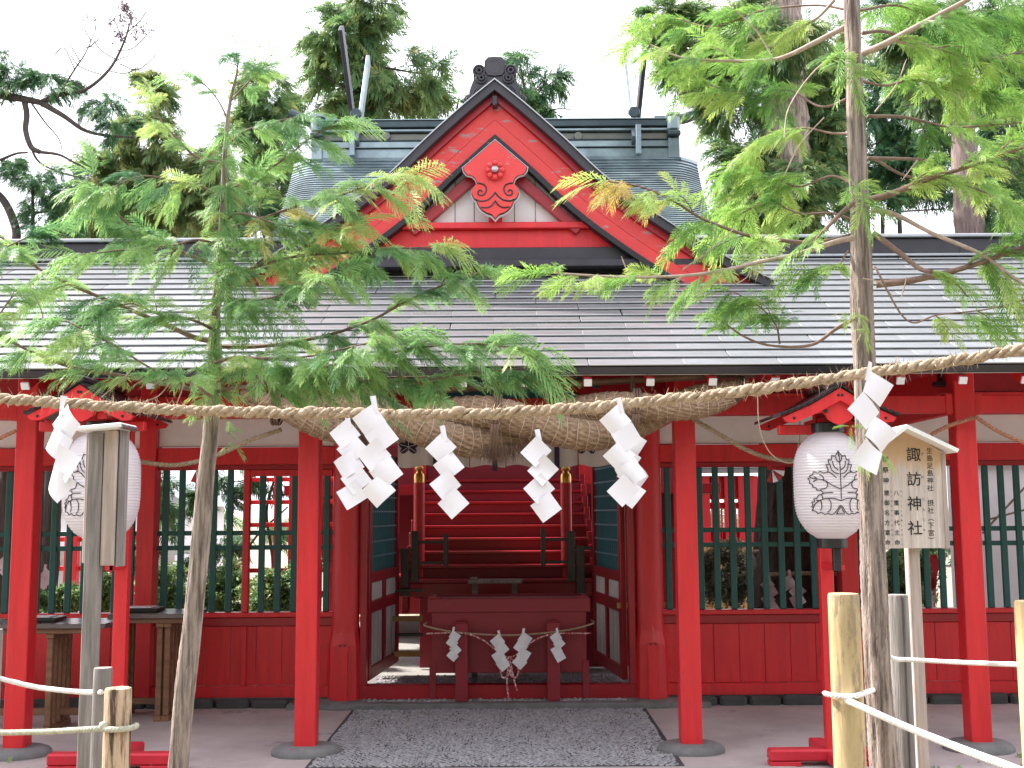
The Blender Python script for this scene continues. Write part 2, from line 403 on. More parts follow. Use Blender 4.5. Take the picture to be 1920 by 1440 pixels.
# wicket frame in the left bay
xm = gx(460,9.66,1000)
MB().box2((xm-.025,YW-.045,.776),(xm+.025,YW+.03,1.984)).build('mullion', RED, gate)
MB().box2((xm-.02,YW-.042,.166),(xm+.02,YW+.03,.66)).build('panel_stile', RED, gate)
MB().box2((xm+.026,YW-.04,1.93),(cl-.12,YW+.02,1.983)).build('wicket_head', RED, gate)
# inner jambs and lintel of the doorway
for s_, c_ in ((1,cl),(-1,cr_)):
    MB().box2((c_+s_*.13,YW-.05,.05),(c_+s_*.185,YW+.06,2.43)).build('door_jamb', DRED, gate)
MB().box2((cl+.13,YW-.07,.05),(cr_-.13,YW+.05,.165)).build('threshold', DRED, gate)
MB().box2((cl+.13,YW-.05,2.26),(cr_-.13,YW+.05,2.43)).build('door_lintel', RED, gate)
MB().beam((cr_-.27,YW+.14,.80),(cr_+.2,YW+.14,.80),.03,.05).build('latch_bar', WOODY, gate)
# painted bracket work over the doorway
for s_ in (-1,1):
    MB().beam((s_*.20,YP+.2,2.60),(s_*.62,YP+.2,2.42),.05,.035).build('bracket_rib', GREEN, gate)
    MB().beam((s_*.24,YP+.17,2.585),(s_*.66,YP+.17,2.405),.02,.012).build('bracket_line', CLOTH, gate)
    MB().beam((s_*.30,YP+.2,2.66),(s_*.75,YP+.2,2.50),.04,.035).build('bracket_rib', BLUE, gate)
    MB().lathe((s_*.52,YP+.1,2.52),[(.0,0),(.05,.01),(.06,.03),(.05,.05)],12,'Y').build('bracket_boss', RED, gate)
MB().box2((-.35,YP+.3,2.40),(.35,YP+.33,2.64)).build('painted_panel', BLUE, gate)
MB().box2((-1.25,YP+.35,2.40),(1.25,YP+.37,2.64)).build('painted_backboard', DRED, gate)

# ---- door leaves ----
def leaf(xh, s_, yh=YW+.12, L=1.28, ang=R(4)):
    """hinged at xh, swung inwards; local u runs from hinge to free edge"""
    d = Vector((s_*math.sin(ang), math.cos(ang), 0)); n_ = Vector((math.cos(ang)*s_, -math.sin(ang), 0)); H0 = Vector((xh, yh, 0))
    Mx = Matrix((d, n_, Vector((0,0,1)))).transposed()
    def bx(name, u0_, u1_, z0, z1, t, m_, par, off=0):
        c = H0 + d*((u0_+u1_)/2) + n_*off + Vector((0,0,(z0+z1)/2))
        return MB().box(c, (u1_-u0_, t, z1-z0), M=Mx).build(name, m_, par)
    lf = bx('door_leaf', 0, .09, .175, 2.25, .05, DRED, gate)
    bx('stile', L-.09, L, .175, 2.25, .05, DRED, lf)
    bx('middle_stile', L/2-.05, L/2+.05, .28, 1.0, .048, DRED, lf)
    for z0,z1 in ((.175,.28),(.74,.84),(1.0,1.09),(2.15,2.25)): bx('rail', .092, L-.092, z0, z1, .05, DRED, lf)
    for a,b in ((.095,L/2-.052),(L/2+.052,L-.095)):
        bx('white_panel', a, b, .282, .738, .012, CLOTH, lf); bx('white_panel', a, b, .842, .998, .012, CLOTH, lf)
        for k in range(1,3): 
            u_ = a+(b-a)*k/3; bx('panel_joint', u_-.003, u_+.003, .283, .737, .015, WOODG, lf)
    bx('lattice_back', .093, L-.093, 1.092, 2.148, .008, BLUE, lf, -.012)
    for k in range(1,13): 
        u_ = .09+(L-.18)*k/13; bx('lattice_slat', u_-.006, u_+.006, 1.092, 2.148, .02, LBLUE, lf)
    for k in range(1,8):
        z_ = 1.09+1.06*k/8; bx('lattice_slat', .093, L-.093, z_-.009, z_+.009, .024, LBLUE, lf)
    return lf
for s_,pa,pb in ((1,688,744),(-1,1169,1115)):
    h0 = P(pa,1100,YW+.12); h1 = P(pb,1100,YW+1.40); leaf(h0.x, s_, ang=abs(math.atan2(h1.x-h0.x, 1.28)), L=1.28)

# ---- main roof of the gate ----
A = P(960, 684, YE); B = P(960, 480, 9.45)
slope = (B.z-A.z)/(9.45-YE); sa = math.atan(slope); SL = math.hypot(9.45-YE, B.z-A.z)
dS = Vector((0, math.cos(sa), math.sin(sa))); nS = Vector((0, -math.sin(sa), math.cos(sa)))
def roofpt(x, t, h=0): return Vector((x, YE, A.z)) + dS*t + nS*h
roof = MB().add([roofpt(-8.1,.03,-.035), roofpt(8.1,.03,-.035), roofpt(8.1,SL,-.035), roofpt(-8.1,SL,-.035),
    roofpt(-8.1,.03,-.085), roofpt(8.1,.03,-.085), roofpt(8.1,SL,-.085), roofpt(-8.1,SL,-.085)],
    [(0,1,2,3),(7,6,5,4),(0,4,5,1),(1,5,6,2),(2,6,7,3),(3,7,4,0)]).build('roof', TILED, gate)
NR = 18; rh = SL/NR; TW = .62; tile0 = None
tilt = math.atan(.016/rh)
for r_ in range(NR):
    off = -4.96 + (TW/2 if r_%2 else 0)
    for c_ in range(16):
        x = off + (c_+.5)*TW
        if tile0 is None:
            tm = MB().box((0,rh/2+.006,0),(TW-.0014,rh+.018,.012), bev=.003)
            tile0 = tm.build('roof_tile', TILE, roof); tile = tile0
            tile0.data.transform(Matrix.Translation(ORG[roof]))
            
        else:
            tile = tile0.copy(); col.objects.link(tile)
        p = roofpt(x + random.uniform(-.004,.004), r_*rh, -.005) - ORG[roof]; tile.location = p
        tile.rotation_euler = (sa - tilt + random.uniform(-.0012,.0012), random.uniform(-.0006,.0006), random.uniform(-.001,.001))
mb = MB()
for r_ in range(NR):
    off = -4.96 + (TW/2 if r_%2 else 0)
    for c_ in list(range(-5,0))+list(range(16,21)):
        c0_ = roofpt(off+(c_+.5)*TW, r_*rh, -.005) + dS*(rh/2+.006)
        mb.box(c0_, (TW-.0025,rh+.018,.012), rx=sa-tilt, bev=.003)
mb.build('roof_tiles_beyond', TILE, roof, 'stuff')
# fascia and soffit, rafters
MB().add([roofpt(-8.1,-.0,-.02), roofpt(8.1,0,-.02), roofpt(8.1,.06,-.02), roofpt(-8.1,.06,-.02), roofpt(-8.1,0,-.065)+Vector((0,0,0)), roofpt(8.1,0,-.065), roofpt(8.1,.06,-.065), roofpt(-8.1,.06,-.065)],
    [(0,1,2,3),(7,6,5,4),(0,4,5,1),(1,5,6,2),(2,6,7,3),(3,7,4,0)]).build('fascia', TILED, gate)
sof = [roofpt(-8.1,.06,-.09), roofpt(8.1,.06,-.09), roofpt(8.1,SL-.1,-.09), roofpt(-8.1,SL-.1,-.09), roofpt(-8.1,.06,-.1), roofpt(8.1,.06,-.1), roofpt(8.1,SL-.1,-.1), roofpt(-8.1,SL-.1,-.1)]
MB().add(sof, [(0,1,2,3),(7,6,5,4),(0,4,5,1),(1,5,6,2),(2,6,7,3),(3,7,4,0)]).build('soffit', PLAS, gate)
x0 = P(1222, 693, YE).x; dxr = (P(1815,690,YE).x-P(986,695,YE).x)/7
for k in range(-14, 12):
    x = x0 + k*dxr
    if abs(x) > 5: continue
    a = roofpt(x,.03,-.135); b = roofpt(x,SL-.1,-.135)
    rf = MB().beam(a, b, .05, .065).build('rafter', RED, gate)
    MB().beam(roofpt(x,.012,-.135), roofpt(x,.029,-.135), .052, .048, bev=.002).build('rafter_cap', PLAS, rf)
# ridge cap of the gate
zr = B.z
cap = MB().box2((-8.15,9.38,zr-.02),(8.15,9.66,zr+.12), bev=.01).build('ridge_cap', TILED, gate)
MB().box2((-8.15,9.34,zr+.122),(8.15,9.70,zr+.15), bev=.008).build('ridge_top', TILE, cap)
MB().box2((-8.15,9.33,zr-.045),(8.15,9.71,zr-.022), bev=.006).build('ridge_foot', TILE, cap)
for k in range(-4,5): MB().box2((k*1.22+.3,9.374,zr-.02),(k*1.22+.31,9.40,zr+.118)).build('ridge_seam', BLACK, cap)
MB().add([(-8.1,9.66,zr),(8.1,9.66,zr),(8.1,11.6,zr-1.05),(-8.1,11.6,zr-1.05),(-8.1,9.66,zr-.06),(8.1,9.66,zr-.06),(8.1,11.6,zr-1.11),(-8.1,11.6,zr-1.11)],
    [(0,1,2,3),(7,6,5,4),(0,4,5,1),(1,5,6,2),(2,6,7,3),(3,7,4,0)]).build('rear_roof_slope', TILED, gate)

# ---- central gable ----
YG = 8.85
def half(pts, Y): return [(P(a,b,Y).x, P(a,b,Y).z) for a,b in pts]
outer = [(928,150),(985,196),(1060,262),(1130,328),(1210,388),(1290,440),(1370,487),(1452,527)]
outer = [tuple(q) for q in cat(outer,4)]
o_ = half(outer, YG-.18); o_[0] = (0, o_[0][1])
def offs(curve, d):
    """shift a right-half curve inwards (down-left) by d along its normal"""
    out = []
    for i,(x_,z_) in enumerate(curve):
        a = curve[max(i-1,0)]; b = curve[min(i+1,len(curve)-1)]
        t = Vector((b[0]-a[0], b[1]-a[1])).normalized(); n_ = Vector((t.y, -t.x)); 
        if n_.y > 0: n_ = -n_
        out.append((x_+n_.x*d, z_+n_.y*d))
    out = [q for q in out if q[0] > 0] 
    # vertical apex
    a, b = out[0], out[1]; k = a[0]/(b[0]-a[0]) if b[0] != a[0] else 0
    return [(0, a[1]-(b[1]-a[1])*k)] + out
def strip(name, c1, c2, y0, y1, m_, par, both=True):
    res = []
    for s_ in ((1,-1) if both else (1,)):
        mb = MB(); n = min(len(c1), len(c2))
        c2r = c2[::-1]
        mb.prism([(s_*a,b) for a,b in c1+c2r], y0, y1)
        res.append(mb.build(name, m_, par))
    return res
gab = MB().box2((-.02,YG-.16,o_[0][1]-.2),(.02,YG+2,o_[0][1]-.12)).build('gable', TILED, gate)
c_top = o_; c_bl = offs(o_, .062)
strip('gable_roof_edge', c_top, c_bl, YG-.18, YG+2.4, TILED, gab)
c_lip = offs(o_, .012)
oo = offs(o_, -.008); oo[0] = (0, o_[0][1]+.012)
strip('edge_flashing', oo, c_top, YG-.20, YG+2.4, TILE, gab)
c_u0 = offs(o_, .064); c_u1 = offs(o_, .11)
strip('upper_trim', c_u0, c_u1, YG-.10, YG+.2, DRED, gab)
c_u2 = offs(o_, .222); c_u2b = offs(o_, .226); c_u3 = offs(o_, .322); c_u4 = offs(o_, .366)
strip('bargeboard', offs(o_,.112), c_u2, YG-.06, YG, REDB, gab)
strip('bargeboard', c_u2b, c_u3, YG-.065, YG-.003, REDB, gab)
strip('barge_edge', offs(o_,.324), c_u4, YG-.10, YG+.01, WORN, gab)
for q in list(gab.children):
    pass
# infill behind
zt = P(928,425,YG+.12).z; zb_ = P(928,470,YG+.12).z
inner = [q for q in offs(o_,.335) if q[1] > zt-.02]
poly = [(-a,b) for a,b in inner[::-1]] + inner[1:]
MB().prism(poly, YG+.06, YG+.09).build('gable_plaster', PLAS, gab)
for px in (855,890,965,1003,1050,810):
    x_ = P(px,400,YG+.2).x; ztop = max(zt+.05, zt + (1.0-abs(x_)/.95)*.80); MB().box2((x_-.003,YG+.054,zt),(x_+.003,YG+.059,ztop)).build('panel_seam', WOODG, gab)
for s_ in (-1,1):
    a = P(950,318,YG+.03); b = P(1086,434,YG+.03)
    MB().beam((s_*a.x,YG+.02,a.z),(s_*b.x,YG+.02,b.z),.07,.085).build('gable_rafter', DRED, gab)
    MB().box2((s_*1.10,YG-.02,zb_+.04),(s_*1.24,YG+.1,zb_+.13)).build('beam_block', RED, gab)
MB().box2((-.055,YG-.01,zt),(.055,YG+.05,zt+.35)).build('king_post', RED, gab)
MB().box2((-1.25,YG-.03,zt-.05),(1.25,YG+.12,zt), bev=.004).build('gable_tie_beam', RED, gab)
MB().box2((-1.33,YG+.03,zb_),(1.33,YG+.16,zt-.052), bev=.004).build('gable_tie_beam', RED, gab)
MB().box2((-1.50,YG+.00,zb_-.11),(1.50,YG+.16,zb_-.003)).build('gable_foot_box', TILED, gab)
MB().box2((-1.75,YG-.06,zb_-.17),(1.75,YG+.16,zb_-.113)).build('gable_foot_course', TILED, gab)
MB().box2((-1.7,YG+.17,zb_-.5),(1.7,YG+.3,zb_+.1)).build('gable_back_fill', TILED, gab)
# gable pendant (gegyo)
def zc(x_, y_, Y): return P(820+x_/4.364, 90+y_/4.364, Y)
gp = [(467,752),(735,975),(728,1005),(702,1035),(660,1045),(635,1068),(618,1105),(590,1112),(560,1130),(552,1160),(575,1190),(605,1178),(600,1150),(622,1135),(648,1150),(662,1185),(650,1222),(622,1248),(618,1270),(600,1300),(580,1330),(545,1352),(505,1365),(472,1400)]
gp2 = [(467,752),(735,975),(728,1005),(702,1035),(660,1045),(635,1068),(622,1105),(640,1125),(662,1155),(668,1190),(652,1228),(626,1250),(618,1275),(603,1305),(580,1330),(545,1352),(505,1365),(472,1400)]
def sym(pts, Y, dx=0, grow=0):
    h = []
    cz = zc(467,1090,Y).z
    for a,b in pts:
        q = zc(a,b,Y); h.append((max(0,q.x)*(1+grow), cz+(q.z-cz)*(1+grow)))
    h[0] = (0,h[0][1]); h[-1] = (0,h[-1][1])
    return h + [(-a,b) for a,b in h[::-1][1:-1]]
MB().prism(sym(gp2,YG-.14,grow=.035), YG-.125, YG-.08).build('pendant_rim', PLAS, gab)
MB().prism(sym(gp2,YG-.14,grow=.012), YG-.135, YG-.126).build('pendant_edge', BLACK, gab)
MB().prism(sym(gp2,YG-.14,grow=-.02), YG-.150, YG-.136).build('pendant', REDB, gab)
def lines(polys, Y, name, m_, par, rad=.006):
    for s_ in (1,-1):
        for pl in polys:
            pts = [zc(a,b,Y) for a,b in pl]; pts = [Vector((max(q.x,0)*s_, Y, q.z)) for q in pts]
            c = cat(pts,4); MB().tube(c, rad, 6).build(name, m_, par)
lines([[(618,1105),(590,1108),(558,1122),(545,1155),(560,1192),(590,1205),(612,1192),(610,1168),(590,1160),(578,1175)],
       [(472,1180),(500,1215),(545,1245),(600,1250),(630,1235)], [(472,1250),(500,1285),(540,1305),(590,1300)]], YG-.152, 'carved_line', BLACK, gab)
bc = zc(470,1005,YG-.16); bc.x = 0
MB().lathe((0,YG-.185,bc.z),[(.045,0),(.06,.006),(.078,.02),(.078,.032)],24,'Y').build('boss', RED, gab, smooth=True)
for k in range(8):
    a = k*math.pi/4; MB().lathe((.058*math.cos(a),YG-.188,bc.z+.058*math.sin(a)),[(.006,-.012),(.018,-.006),(.023,.012)],10,'Y').build('boss_petal', REDB, gab, smooth=True)
MB().lathe((0,YG-.215,bc.z),[(.012,-.012),(.026,0),(.030,.03)],12,'Y').build('boss_cap', METAL, gab, smooth=True)
# ridge-end ornament behind the apex
YO = YG-.05
op = [(467,62),(525,65),(553,95),(556,150),(590,135),(630,148),(648,188),(642,245),(662,290),(682,345),(678,378),(706,392),(712,425),(700,450),(640,455),(467,300)]
orn = MB().prism(sym(op,YO), YO+.02, YO+.12).build('ridge_ornament', TILED, gab)
cz_ = zc(467,150,YO); ring = [Vector((math.cos(a)*.055*(1+.06*math.cos(5*a)), YO+.012, cz_.z+math.sin(a)*.055*(1+.06*math.cos(5*a)))) for a in np.linspace(0,2*math.pi,30)]
MB().tube(ring,.009,8).build('ornament_ring', TILED, gab, smooth=True)
MB().prism(sym([(467,75),(515,78),(540,102),(545,190),(530,215),(467,225)],YO,grow=0), YO+.005, YO+.018).build('ornament_plate', TILED, gab)
for (a,b,r_) in ((600,180,.045),(580,240,.040),(690,415,.03)):
    q = zc(a,b,YO)
    for s_ in (-1,1):
        for k,rr in enumerate((r_, r_*.45)):
            ring = [Vector((s_*q.x+math.cos(t)*rr, YO+.01-.008*k, q.z+math.sin(t)*rr)) for t in np.linspace(0,2*math.pi,18)]
            MB().tube(ring,.010,6).build('ornament_scroll', TILED, gab, smooth=True)
for s_ in (-1,1):
    for k in range(4):
        pts = [zc(a+k*22,b,YO) for a,b in ((560-k*8,300),(575,340),(590,380),(610,430))]
        MB().tube([Vector((s_*q.x,YO+.015,q.z)) for q in pts],.007,6).build('ornament_wave', TILED, gab)
# ================= MAIN HALL BEHIND =================
YH = 15.0
hall = thing('shrine_hall', 'shrine hall behind the gate with green copper roof, ridge logs and tall crossed finials', 'shrine hall', (0,16,0))
zri = P(928,235,YH).z
xl = P(575,235,YH).x; xr = P(1262,225,YH).x; hx = (xr-xl)/2; hc = 0.0; hx = 2.47
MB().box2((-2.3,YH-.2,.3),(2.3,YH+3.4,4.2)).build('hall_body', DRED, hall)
# roof surface: concave, flaring, with rolled verges
def hroof(u, v):
    """u -1..1 across, v 0 (ridge) .. 1 (eave)"""
    zr0 = P(928,300,YH-.2).z; run = 2.9
    y = YH-.25 - run*v
    z = zr0 - 2.05*(v**.86) 
    half_w = 2.74 - .26*v
    x = u*half_w
    e = max(0, (abs(u)-.88)/.12)
    z -= .07*e**2*(1-.25*v); y += .05*e
    z += .10*v*v*abs(u)**3
    return Vector((x, y, z))
NU, NV = 48, 44
mb = MB(); vs = []; fs = []
for j in range(NV):
    for i in range(NU+1):
        u = -1+2*i/NU
        vs.append(hroof(u, j/NV)+Vector((0,-.018,.022))); vs.append(hroof(u,(j+1)/NV)+Vector((0,-.03,.03)))
for j in range(NV):
    b = j*(NU+1)*2
    for i in range(NU):
        a0 = b+2*i; fs.append((a0, a0+1, a0+3, a0+2))
        if j < NV-1:
            nb = (j+1)*(NU+1)*2+2*i; fs.append((a0+1, nb, nb+2, a0+3))
mb.add(vs, fs); hr = mb.build('hall_roof', COPPER, hall); 
# verge underside
for s_ in (-1,1):
    mb = MB(); n = 20
    vs = [hroof(s_, j/n)+Vector((0,0,.03)) for j in range(n+1)] + [hroof(s_, j/n)+Vector((-s_*.02,0,-.16)) for j in range(n+1)] + [hroof(s_*.9, j/n)+Vector((0,0,-.2)) for j in range(n+1)]
    fs = [(j,j+1,n+2+j,n+1+j) for j in range(n)] + [(n+1+j,n+2+j,2*n+3+j,2*n+2+j) for j in range(n)]
    mb.add(vs, fs).build('verge', COPPERD, hall)
# ridge box in layers
def zz(py, Y): return P(928,py,Y).z
lay = [(300,281,.34,COPPER),(279,266,.30,COPPER),(264,250,.20,mat('brown_copper',(.16,.16,.13),(.11,.115,.10),3,.45,metal=.4)),(248,243,.30,COPPER),(241,229,.36,COPPERD)]
for a,b,dp,m_ in lay:
    MB().box2((-2.35,YH-dp/2-.1,zz(a,YH-.2)),(2.35,YH+dp/2,zz(b,YH-.2)), bev=.008).build('ridge_course', m_, hall)
MB().box2((-2.36,YH-.3,zz(281,YH-.2)-.0),(2.36,YH+.2,zz(279.5,YH-.2))).build('ridge_fillet', COPPERD, hall)
MB().box2((-2.36,YH-.27,zz(266,YH-.2)),(2.36,YH+.17,zz(264.2,YH-.2))).build('ridge_fillet', COPPERD, hall)
MB().box2((-2.42,YH-.30,zz(229,YH-.2)+.002),(2.42,YH+.26,zz(227,YH-.2))).build('ridge_cover', COPPER, hall)
for s_ in (-1,1):
    pts = [(s_*2.2,YH,zz(229,YH)),(s_*2.45,YH,zz(228,YH)),(s_*2.65,YH,zz(223,YH)),(s_*2.85,YH,zz(214,YH)+.02)]
    MB().tube(cat(pts,4), .075, 10).build('ridge_horn', COPPERD, hall, smooth=True)
    # end ornament: scroll profile
    xo = s_*2.42
    prof = [(0,-.02),(-.22,-.02),(-.27,.05),(-.27,.18),(-.22,.23),(-.26,.28),(-.24,.38),(-.16,.42)]
    e = MB().box((xo,YH-.16,(zz(232,YH)+zz(262,YH))/2),(.17,.36,zz(232,YH)-zz(262,YH)),bev=.06).build('ridge_end', COPPER, hall)
    MB().box((xo,YH-.18,zz(267,YH)),(.17,.40,.07),bev=.03).build('end_band', COPPERD, hall)
    MB().box((xo,YH-.14,(zz(273,YH)+zz(312,YH))/2),(.155,.34,zz(273,YH)-zz(312,YH)),bev=.012).build('end_leg', COPPER, hall)
    MB().lathe((xo-.085,YH-.28,zz(316,YH)),[(.055,0),(.055,.17)],14,'X').build('end_curl', COPPERD, hall, smooth=True)
    MB().box((xo,YH-.16,zz(229,YH)),(.19,.30,.05),bev=.02).build('end_cap', COPPER, hall)
    # ridge log
    xk = s_*1.86
    c0 = Vector((xk, YH-.55, zz(211,YH-.55))); c1 = Vector((xk, YH+.6, zz(211,YH-.55)))
    MB().tube([c0+(c0-c1).normalized()*.0, c0, c1], [.0,.10,.10], 20).build('ridge_log', COPPERD, hall)
    MB().lathe((c0.x,c0.y-.012,c0.z),[(.070,0),(.080,.03)],20,'Y').build('log_end', COPPERD, hall)
    # crossed finials (seen edge on)
    xf = s_*1.94
    zb2 = zz(300,YH-.3)
    t1 = P(633,52,YH-1.0); t2 = P(654,120,YH+.9)
    MB().beam((xf,YH+.35,zb2+.2),(xf+s_*.06,YH-1.0,t1.z),.055,.17,bev=.006).build('finial_board', TILED, hall)
    MB().beam((xf-s_*.07,YH-.3,zb2+.25),(xf-s_*.04,YH+1.0,t2.z+.1),.05,.17,bev=.006).build('finial_board', COPPER, hall)
    MB().beam((xf-s_*.01,YH-.37,zz(240,YH-.3)),(xf-s_*.02,YH-.42,zz(297,YH-.3)),.07,.08,bev=.006).build('ridge_strut', COPPER, hall)
for px in (735,1095):
    q = P(px,256,YH-.22); MB().lathe((q.x,YH-.25,q.z),[(.055,0),(.06,.01),(.06,.06)],18,'Y').build('ridge_crest', MATS['brown_copper'], hall, smooth=True)
for o in hall.children:
    if o.name.split('.')[0] not in ('hall_body',): o.location.x -= .08
# stairs
S0 = P(928,1087,11.3); ST = .262; SR = (P(928,899,11.3+8*ST).z - S0.z)/8
for k in range(0, 9):
    y = 11.3+k*ST; z = S0.z+k*SR
    wl = P(800,960,y).x if k > 2 else P(742,960,y).x; wr = P(1052,960,y).x if k > 2 else P(1108,960,y).x
    wl, wr = (-1.02,1.02) if k <= 0 else (-.92,.92)
    if k == 0: wl, wr = -1.25, 1.25
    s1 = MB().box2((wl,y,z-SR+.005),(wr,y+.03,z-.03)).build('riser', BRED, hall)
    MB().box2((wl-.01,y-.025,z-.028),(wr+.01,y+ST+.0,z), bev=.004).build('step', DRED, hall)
MB().box2((-1.25,11.27,S0.z-.16),(1.25,11.34,S0.z-.03)).build('stair_beam', DRED, hall)
MB().box2((-1.25,11.4,S0.z-.05),(-.93,12.2,S0.z+.02)).build('stair_landing', DRED, hall)
MB().box2((.93,11.4,S0.z-.05),(1.25,12.2,S0.z+.02)).build('stair_landing', DRED, hall)
for s_ in (-1,1):
    for k in range(0,9):
        y = 11.3+k*ST; z = S0.z+k*SR
        MB().box2((s_*.925,y,z-.2-SR),(s_*.985,y+ST-.003,z+.06)).build('string_board', DRED, hall)
MB().box2((-.86,11.95,.0),(1.5,12.0,S0.z)).build('stair_apron', BRED, hall)
MB().box2((-2.3,14.0,1.0),(2.3,14.1,4.0)).build('hall_front', BRED, hall)
MB().box2((-2.6,13.4,1.82),(2.6,14.6,1.94)).build('veranda_floor', DRED, hall)
for s_ in (-1,1): MB().box2((s_*.95,13.95,1.94),(s_*1.1,14.12,4)).build('hall_post', RED, hall)
# wooden rungs and dark rails seen beneath the stairs on the left
for z in (.60,.27): MB().box2((-1.35,10.9,z-.025),(-.75,10.95,z+.025)).build('wood_rung', WOODY, hall)
for z in (.86,.44): MB().box2((-1.35,11.02,z-.015),(-.75,11.05,z+.015)).build('dark_rail', BLACK, hall)
# newel posts with gilt finials
for px in (786,1062):
    q = P(px,1000,11.6); x = q.x; zt_ = P(px,905,11.6).z
    n_ = thing('newel_post', 'red newel post with gilt onion finial on the '+('west' if px < 900 else 'east')+' side of the inner stairs', 'newel post', (x,11.6,.8), 'newel posts of the inner stairs')
    n_['label'] = ('red newel post with gilt finial inside the doorway, left of the stairs' if px < 900 else 'red newel post with gilt finial inside the doorway, right of the stairs')
    MB().lathe((x,11.6,0),[(.058,.75),(.058,zt_)],24).build('shaft', RED, n_, smooth=True)
    MB().lathe((x,11.6,zt_),[(.055,-.0),(.056,.06),(.05,.09),(.035,.10),(.03,.115),(.045,.13),(.048,.15),(.03,.17),(.006,.19)],20).build('gilt_finial', GOLD, n_, smooth=True)
# black rails in front of the stairs
for s_,pa,pb in ((-1,(778,1005),(836,1005)),(1,(1018,1000),(1070,1002))):
    a = P(*pa,11.2); b = P(*pb,11.2); y = 11.2
    t = thing('stair_rail', 'x', 'railing', (a.x,y,.7), 'short black rails at the inner stairs')
    t['label'] = 'short black lacquered railing before the stairs, beside the '+('left' if s_ < 0 else 'right')+' newel post'
    zt_ = a.z; zb2 = P(928,1062,y).z
    for x,hh,w_ in ((a.x, .05, .075 if s_<0 else .045),(b.x,.02,.045 if s_<0 else .08)):
        MB().box2((x-w_/2,y-w_/2,zb2-(.15 if w_>.06 else 0)),(x+w_/2,y+w_/2,zt_+hh)).build('rail_post', BLACK, t)
    for z in (zt_-.06, zb2+.04): MB().box2((a.x,y-.015,z-.014),(b.x,y+.015,z+.014)).build('rail', BLACK, t)
    o = a.x-.09 if s_<0 else b.x+.09
    MB().box2((o-.04,y-.1,zb2-.28),(o+.04,y-.02,zt_-.12)).build('rail_post', BLACK, t)
    MB().box2((min(o,o-s_*-.35),y-.08,zt_-.16),(max(o,o-s_*-.35),y-.05,zt_-.13)).build('rail', BLACK, t)

# ================= OFFERTORY BOX =================
YB = 9.62
bl = P(805,1200,YB).x; br = P(1104,1200,YB).x; zt = P(955,1122,YB).z; zb2 = P(955,1262,YB).z; bx_ = (bl+br)/2
box = thing('offering_box', 'dark crimson slatted offering box standing in the doorway', 'offering box', (bx_,9.9,.045))
MB().box2((bl+.02,YB+.02,zb2),(br-.02,YB+.52,zt-.02)).build('box_body', BRED, box)
MB().box2((bl-.015,YB,zt-.115),(br+.015,YB+.035,zt)).build('top_rail', BRED, box)
MB().box2((bl-.015,YB+.5,zt-.115),(br+.015,YB+.535,zt)).build('top_rail', BRED, box)
for s_,x in ((1,bl),(-1,br)): 
    MB().box2((x-.015*s_,YB+.037,zt-.115),(x+.03*s_,YB+.498,zt+.0)).build('end_rail', BRED, box)
    MB().box2((x-.01,YB-.01,zt-.0),(x+s_*.09,YB+.03,zt+.018)).build('corner_block', BRED, box)
    MB().box2((x+s_*.0,YB+.012,.05),(x+s_*.055,YB+.025,zb2+.1)).build('rear_leg', BRED, box)
for k in range(9): 
    x = bl+.12+k*(br-bl-.24)/8; MB().box2((x-.02,YB+.04,zt-.05),(x+.02,YB+.495,zt-.03)).build('slat', BRED, box)
for px in (866,1037):
    x = P(px,1200,YB).x; MB().box2((x-.052,YB-.095,.05),(x+.052,YB-.0,P(955,1166,YB).z)).build('front_leg', BRED, box)
    MB().box2((x-.042,YB-.085,P(955,1166,YB).z),(x+.042,YB-.01,P(955,1166,YB).z+.012)).build('leg_cap', BRED, box)
def rope3(name, pts, rad, m_, parent=None, pitch=.12, n=3, fuzz=0, sides=7, step=None, label=None, kind=None, rough_=.02):
    """rope of n twisted strands along a smooth path"""
    c = cat(pts, 14); seg = np.linalg.norm(np.diff(c,axis=0),axis=1); s = np.concatenate([[0],np.cumsum(seg)]); L = s[-1]
    N = max(8,int(L/(step or pitch/9))); t = np.linspace(0,L,N); C = np.stack([np.interp(t,s,c[:,k]) for k in range(3)],1)
    T = np.gradient(C,axis=0); T /= np.linalg.norm(T,axis=1)[:,None]
    ref = np.array([0,0,1.0]) if abs(T[N//2][2]) < .9 else np.array([0,1.0,0])
    Bn = np.cross(T,ref); Bn /= np.linalg.norm(Bn,axis=1)[:,None]; Nn = np.cross(Bn,T)
    objs = []
    for k in range(n):
        ph = 2*np.pi*(t/pitch + k/n)
        D = np.cos(ph)[:,None]*Bn + np.sin(ph)[:,None]*Nn
        jit = rough_*rad*np.stack([np.convolve(rng.normal(0,1,N+4),np.ones(5)/5,'valid') for _ in range(3)],1)
        K = C + D*rad*.5 + jit
        mb = MB().tube([Vector(q) for q in K], rad*.56*(1+rough_*1.2*np.convolve(rng.normal(0,1,N+2),np.ones(3)/3,'valid')), sides); objs.append(mb)
    return objs, C, t, L
